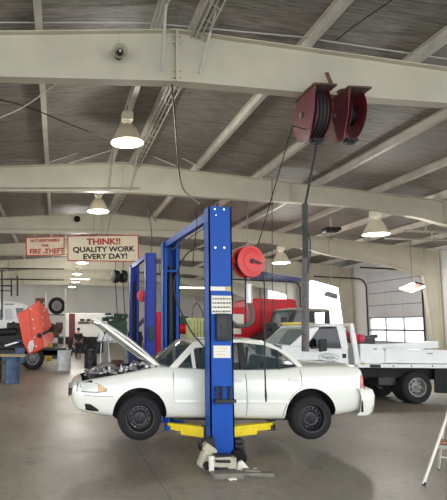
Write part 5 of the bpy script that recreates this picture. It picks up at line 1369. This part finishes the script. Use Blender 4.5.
b = MB(); b.lathe([(.1, -.1), (.38, -.1), (.42, -.06), (.42, .06), (.38, .1), (.1, .1)], ((p.x+q.x)/2-.1, yq+.25, 1.35), (.2, -1, .1), 28, loop=True); b.build('mounted_tire', 'rubber', dm, smooth=40)
# coil of rusty hose
q = gr(121, 372); b = MB()
for i in range(5): b.tube([(q.x+.32*math.cos(k/18*2*math.pi)+.02*(i % 2), q.y+.5+.32*math.sin(k/18*2*math.pi), .05+.09*i) for k in range(18)], .05, 8, loop=True)
one('hose_coil', b, 'brown_rust', 'coil of dull brown hose stacked on the floor below the open hood', 'hose', smooth=60)
# cable and wheeled pump cart between black drum and person
q = gr(66, 362); 
yb_ = MB(); yb_.bb((at(58, 0, 31).x, 31, .0), (at(66, 0, 31).x, 31.6, .9)); one('cabinet', yb_, 'drum_blue', 'low pale blue cabinet on the floor left of the walking person', 'cabinet', bevel=.02)
b = MB(); b.bb((at(55.5, 0, 29).x, 29, 0), (at(61, 0, 29).x, 29.5, 1.25)); one('trash_bin', b, 'yellow_paint', 'small yellow bin behind the pale grey drum', 'bin', bevel=.04)

# ================================================================== FLOOR CLUTTER AT THE LIFT POST
def onfloor(x, y): p = gr(x, y); return Vector((p.x, p.y, 0))
q = onfloor(208.5, 471)
jg = thing('washer_fluid_jug', 'cream plastic reservoir lying at the left foot of the blue post', 'plastic tank', tuple(q))
b = MB(); b.box(q+Vector((-.02, .06, .14)), (.16, .17, .25), Matrix.Rotation(R(22), 3, 'Y')); b.box(q+Vector((.02, .05, .27)), (.20, .14, .12), Matrix.Rotation(R(35), 3, 'Y')); b.build('tank', 'cream_plastic', jg, bevel=.03, smooth=50)
b = MB(); b.cyl(q+Vector((-.03, -.01, .08)), q+Vector((-.03, -.05, .08)), .055); b.build('cap', 'black_plastic', jg); b = MB(); b.cyl(q+Vector((-.09, .03, .27)), q+Vector((-.12, .01, .36)), .03); b.build('filler_neck', 'black_plastic', jg)
q = onfloor(206, 461)
b = MB(); c_ = at(208.5, 443.5, 7.30); b.box(c_, (.16, .12, .16), Matrix.Rotation(R(-14), 3, 'Y')); b.bar(c_+Vector((.02, .0, -.06)), (c_.x+.05, c_.y, .03), .08, .07); b.bar(c_+Vector((-.04, 0, -.06)), (c_.x-.14, c_.y+.06, .02), .06, .06)
one('air_filter_box', b, 'black_plastic', 'black plastic air filter housing propped highest against the blue post', 'car part', bevel=.012)
q = onfloor(217, 465)
b = MB(); b.box((q.x-.0, q.y+.03, .26), (.05, .02, .52), Matrix.Rotation(R(-16), 3, 'Y') @ Matrix.Rotation(R(-8), 3, 'X'))
one('trim_panel', b, 'grey_steel', 'thin dark trim strip leaning upright against the front of the blue post', 'trim piece', bevel=.004)
q = onfloor(225, 474)
bn = thing('plastic_bin', 'cream plastic housing with a black band in front of the blue post', 'plastic bin', tuple(q))
b = MB(); b.box(q+Vector((-.03, .06, .155)), (.27, .18, .14), spin(R(-6)), top=(.94, .9)); b.box(q+Vector((.09, .04, .14)), (.12, .16, .15)); b.build('housing', 'cream_plastic', bn, bevel=.02)
b = MB(); b.bar(q+Vector((-.14, -.045, .175)), q+Vector((.06, -.05, .17)), .03, .035); b.box(q+Vector((-.02, .05, .225)), (.22, .14, .03)); b.build('band', 'black_plastic', bn, bevel=.008)
b = MB(); b.box(q+Vector((-.18, -.0, .13)), (.05, .06, .2), spin(.4)); b.build('clip', 'label_white', bn, bevel=.01)
q = onfloor(229, 479)
b = MB(); b.box((q.x, q.y+.06, .035), (.40, .16, .07), spin(R(4))); one('wooden_block', b, 'board_grey', 'flat weathered board under the cream plastic housing', 'board', bevel=.008)
q = onfloor(240, 466)
b = MB(); b.lathe([(.05, -.05), (.10, -.05), (.115, -.03), (.115, .03), (.10, .05), (.05, .05)], (q.x+.0, q.y+.05, .118), (.3, 1, .2), 24); b.ball((q.x+.02, q.y+.15, .30), .085, (1.1, .8, .7)); b.box((q.x+.03, q.y+.16, .17), (.16, .1, .2), spin(.3))
one('alternator', b, 'black_plastic', 'black rounded alternator at the right foot of the blue post', 'car part', smooth=40)
q = onfloor(244, 472); b = MB(); b.prism([(q.x-.10, q.y, 0.0), (q.x+.05, q.y, .0), (q.x+.07, q.y, .05), (q.x-.02, q.y, .15), (q.x-.08, q.y, .12)], (0, .05, 0)); one('plastic_bracket', b, 'label_white', 'small white plastic bracket beside the black alternator', 'bracket', bevel=.008)
q = onfloor(257, 476)
b = MB(); b.box((q.x, q.y+.04, .02), (.46, .13, .04), spin(R(-9)), top=(.95, .7)); b.box((q.x-.05, q.y+.06, .055), (.22, .07, .03), spin(R(-14)))
one('plastic_trim', b, 'board_grey', 'long flat grey trim piece lying right of the blue post', 'trim piece', bevel=.006)
q = onfloor(253, 471); b = MB(); b.tube(smoothpath([(q.x-.04, q.y-.05, .014), (q.x-.0, q.y-.05, .04), (q.x+.05, q.y-.04, .03), (q.x+.07, q.y-.05, .013)]), .012, 6); one('wire_clip', b, 'label_white', 'little pale curved clip on the floor by the long grey trim piece', 'clip')
q = onfloor(231, 479.5); b = MB(); b.box((q.x, q.y-.02, .012), (.08, .03, .024), spin(.4)); b.box((q.x+.05, q.y-.02, .01), (.03, .03, .02)); one('broken_clip', b, 'label_white', 'tiny white broken piece on the floor in front of the board', 'clip', bevel=.003)

# ================================================================== STEP LADDER
A_ = gr(423.5, 485); D_ = gr(438.7, 470); YLd = A_.y
la = thing('step_ladder', 'white folding step ladder with a brown tread at the right edge', 'ladder', (A_.x, A_.y, 0))
up_ = at(446, 419.5, YLd); ap = at(448.5, 411, YLd+.02)
bdir = Vector((.78, -.36, 0)).normalized()*.46           # across the ladder
for k, nm in ((0, 'front_rail'), (1, 'front_rail')):
    o = bdir*k; b = MB(); b.tube([Vector((A_.x, A_.y, 0.012))+o, up_+o, ap+o+Vector((.03, .02, .03))], .0175, 10); rl = b.build(nm, 'ladder_white', la, smooth=60)
    b = MB(); d_ = (up_-A_).normalized(); b.tube([Vector((A_.x, A_.y, .0))+o, Vector((A_.x, A_.y, .0))+o+d_*.04], .021, 10); b.build('rubber_foot', 'black_plastic', rl)
    q = Vector((D_.x, D_.y, .012)); e_ = A_.lerp(up_, .93); b = MB(); b.tube([q+o, e_+o+Vector((.02, .03, 0))], .014, 8); lg = b.build('rear_leg', 'ladder_white', la, smooth=60)
    b = MB(); b.tube([Vector((D_.x, D_.y, 0))+o, Vector((D_.x, D_.y, .035))+o], .018, 8); b.build('rubber_foot', 'black_plastic', lg)
b = MB(); a1 = ap+Vector((.03, .02, .03)); b.tube(smoothpath([a1, a1+bdir*.1+Vector((.0, .0, .07)), a1+bdir*.9+Vector((.0, 0, .07)), a1+bdir]), .0175, 10); b.build('hand_loop', 'ladder_white', la, smooth=60)
def tread(t_, m, nm, thick=.03, dep=.20):
    c0 = Vector((A_.x, A_.y, 0)).lerp(up_, t_); back = Vector((D_.x-A_.x, D_.y-A_.y, 0)).normalized()*dep
    b = MB(); b.prism([c0+Vector((0, 0, -thick/2)), c0+bdir+Vector((0, 0, -thick/2)), c0+bdir+back+Vector((0, 0, -thick/2)), c0+back+Vector((0, 0, -thick/2))], (0, 0, thick)); return b.build(nm, m, la, bevel=.006)
t1 = tread(.58, 'step_grey', 'tread', .05); 
c0 = Vector((A_.x, A_.y, 0)).lerp(up_, .58)+Vector((0, 0, .036)); back = Vector((D_.x-A_.x, D_.y-A_.y, 0)).normalized()*.2
b = MB(); b.prism([c0+bdir*.05, c0+bdir*.95, c0+bdir*.95+back, c0+bdir*.05+back], (0, 0, .03)); b.build('tread_mat', 'step_brown', t1, bevel=.005)
tread(.20, 'step_grey', 'tread', .04) if False else None
b = MB(); q = Vector((D_.x, D_.y, 0)).lerp(A_.lerp(up_, .93), .30); b.tube([q, q+bdir], .010, 6); q = Vector((D_.x, D_.y, 0)).lerp(A_.lerp(up_, .93), .5); b.tube([q, Vector((A_.x, A_.y, 0)).lerp(up_, .58)], .008, 6); b.build('brace', 'ladder_white', la)

# red posts outside the glazed door
for x, lab in ((427, 'left dull red bollard outside the glazed overhead door'), (433.5, 'right dull red bollard outside the glazed overhead door')):
    q = atx(x, 335, XRW+1.6); b = MB(); b.cyl((q.x, q.y, -.26), (q.x, q.y, 2.4), .13, seg=16); b.ball((q.x, q.y, 2.4), .13, (1, 1, .5)); one('bollard', b, 'bollard_red', lab, 'bollard', 'red bollards', smooth=50)

# ================================================================== LIGHT
wd = bpy.data.worlds.new('world'); scn.world = wd; wd.use_nodes = True; nt = wd.node_tree
bg = nt.nodes['Background']; bg.inputs['Color'].default_value = (1.0, .985, .96, 1); bg.inputs['Strength'].default_value = 3.15
tcn = nt.nodes.new('ShaderNodeTexCoord'); sp3 = nt.nodes.new('ShaderNodeSeparateXYZ'); nt.links.new(tcn.outputs['Generated'], sp3.inputs['Vector'])
rp = nt.nodes.new('ShaderNodeValToRGB'); rp.color_ramp.elements[0].position = 0.0; rp.color_ramp.elements[1].position = .5
rp.color_ramp.elements[0].color = (.97, .98, 1.0, 1); rp.color_ramp.elements[1].color = (.80, .88, 1.0, 1)
nt.links.new(sp3.outputs['Z'], rp.inputs['Fac']); nt.links.new(rp.outputs['Color'], bg.inputs['Color'])
scn.view_settings.view_transform = 'Standard'; scn.view_settings.look = 'None'; scn.view_settings.gamma = 1
scn.view_settings.exposure = 0.53; scn.view_settings.use_curve_mapping = False
scn.cycles.use_denoising = True
scn.cycles.max_bounces = 8; scn.cycles.diffuse_bounces = 5; scn.cycles.transparent_max_bounces = 12
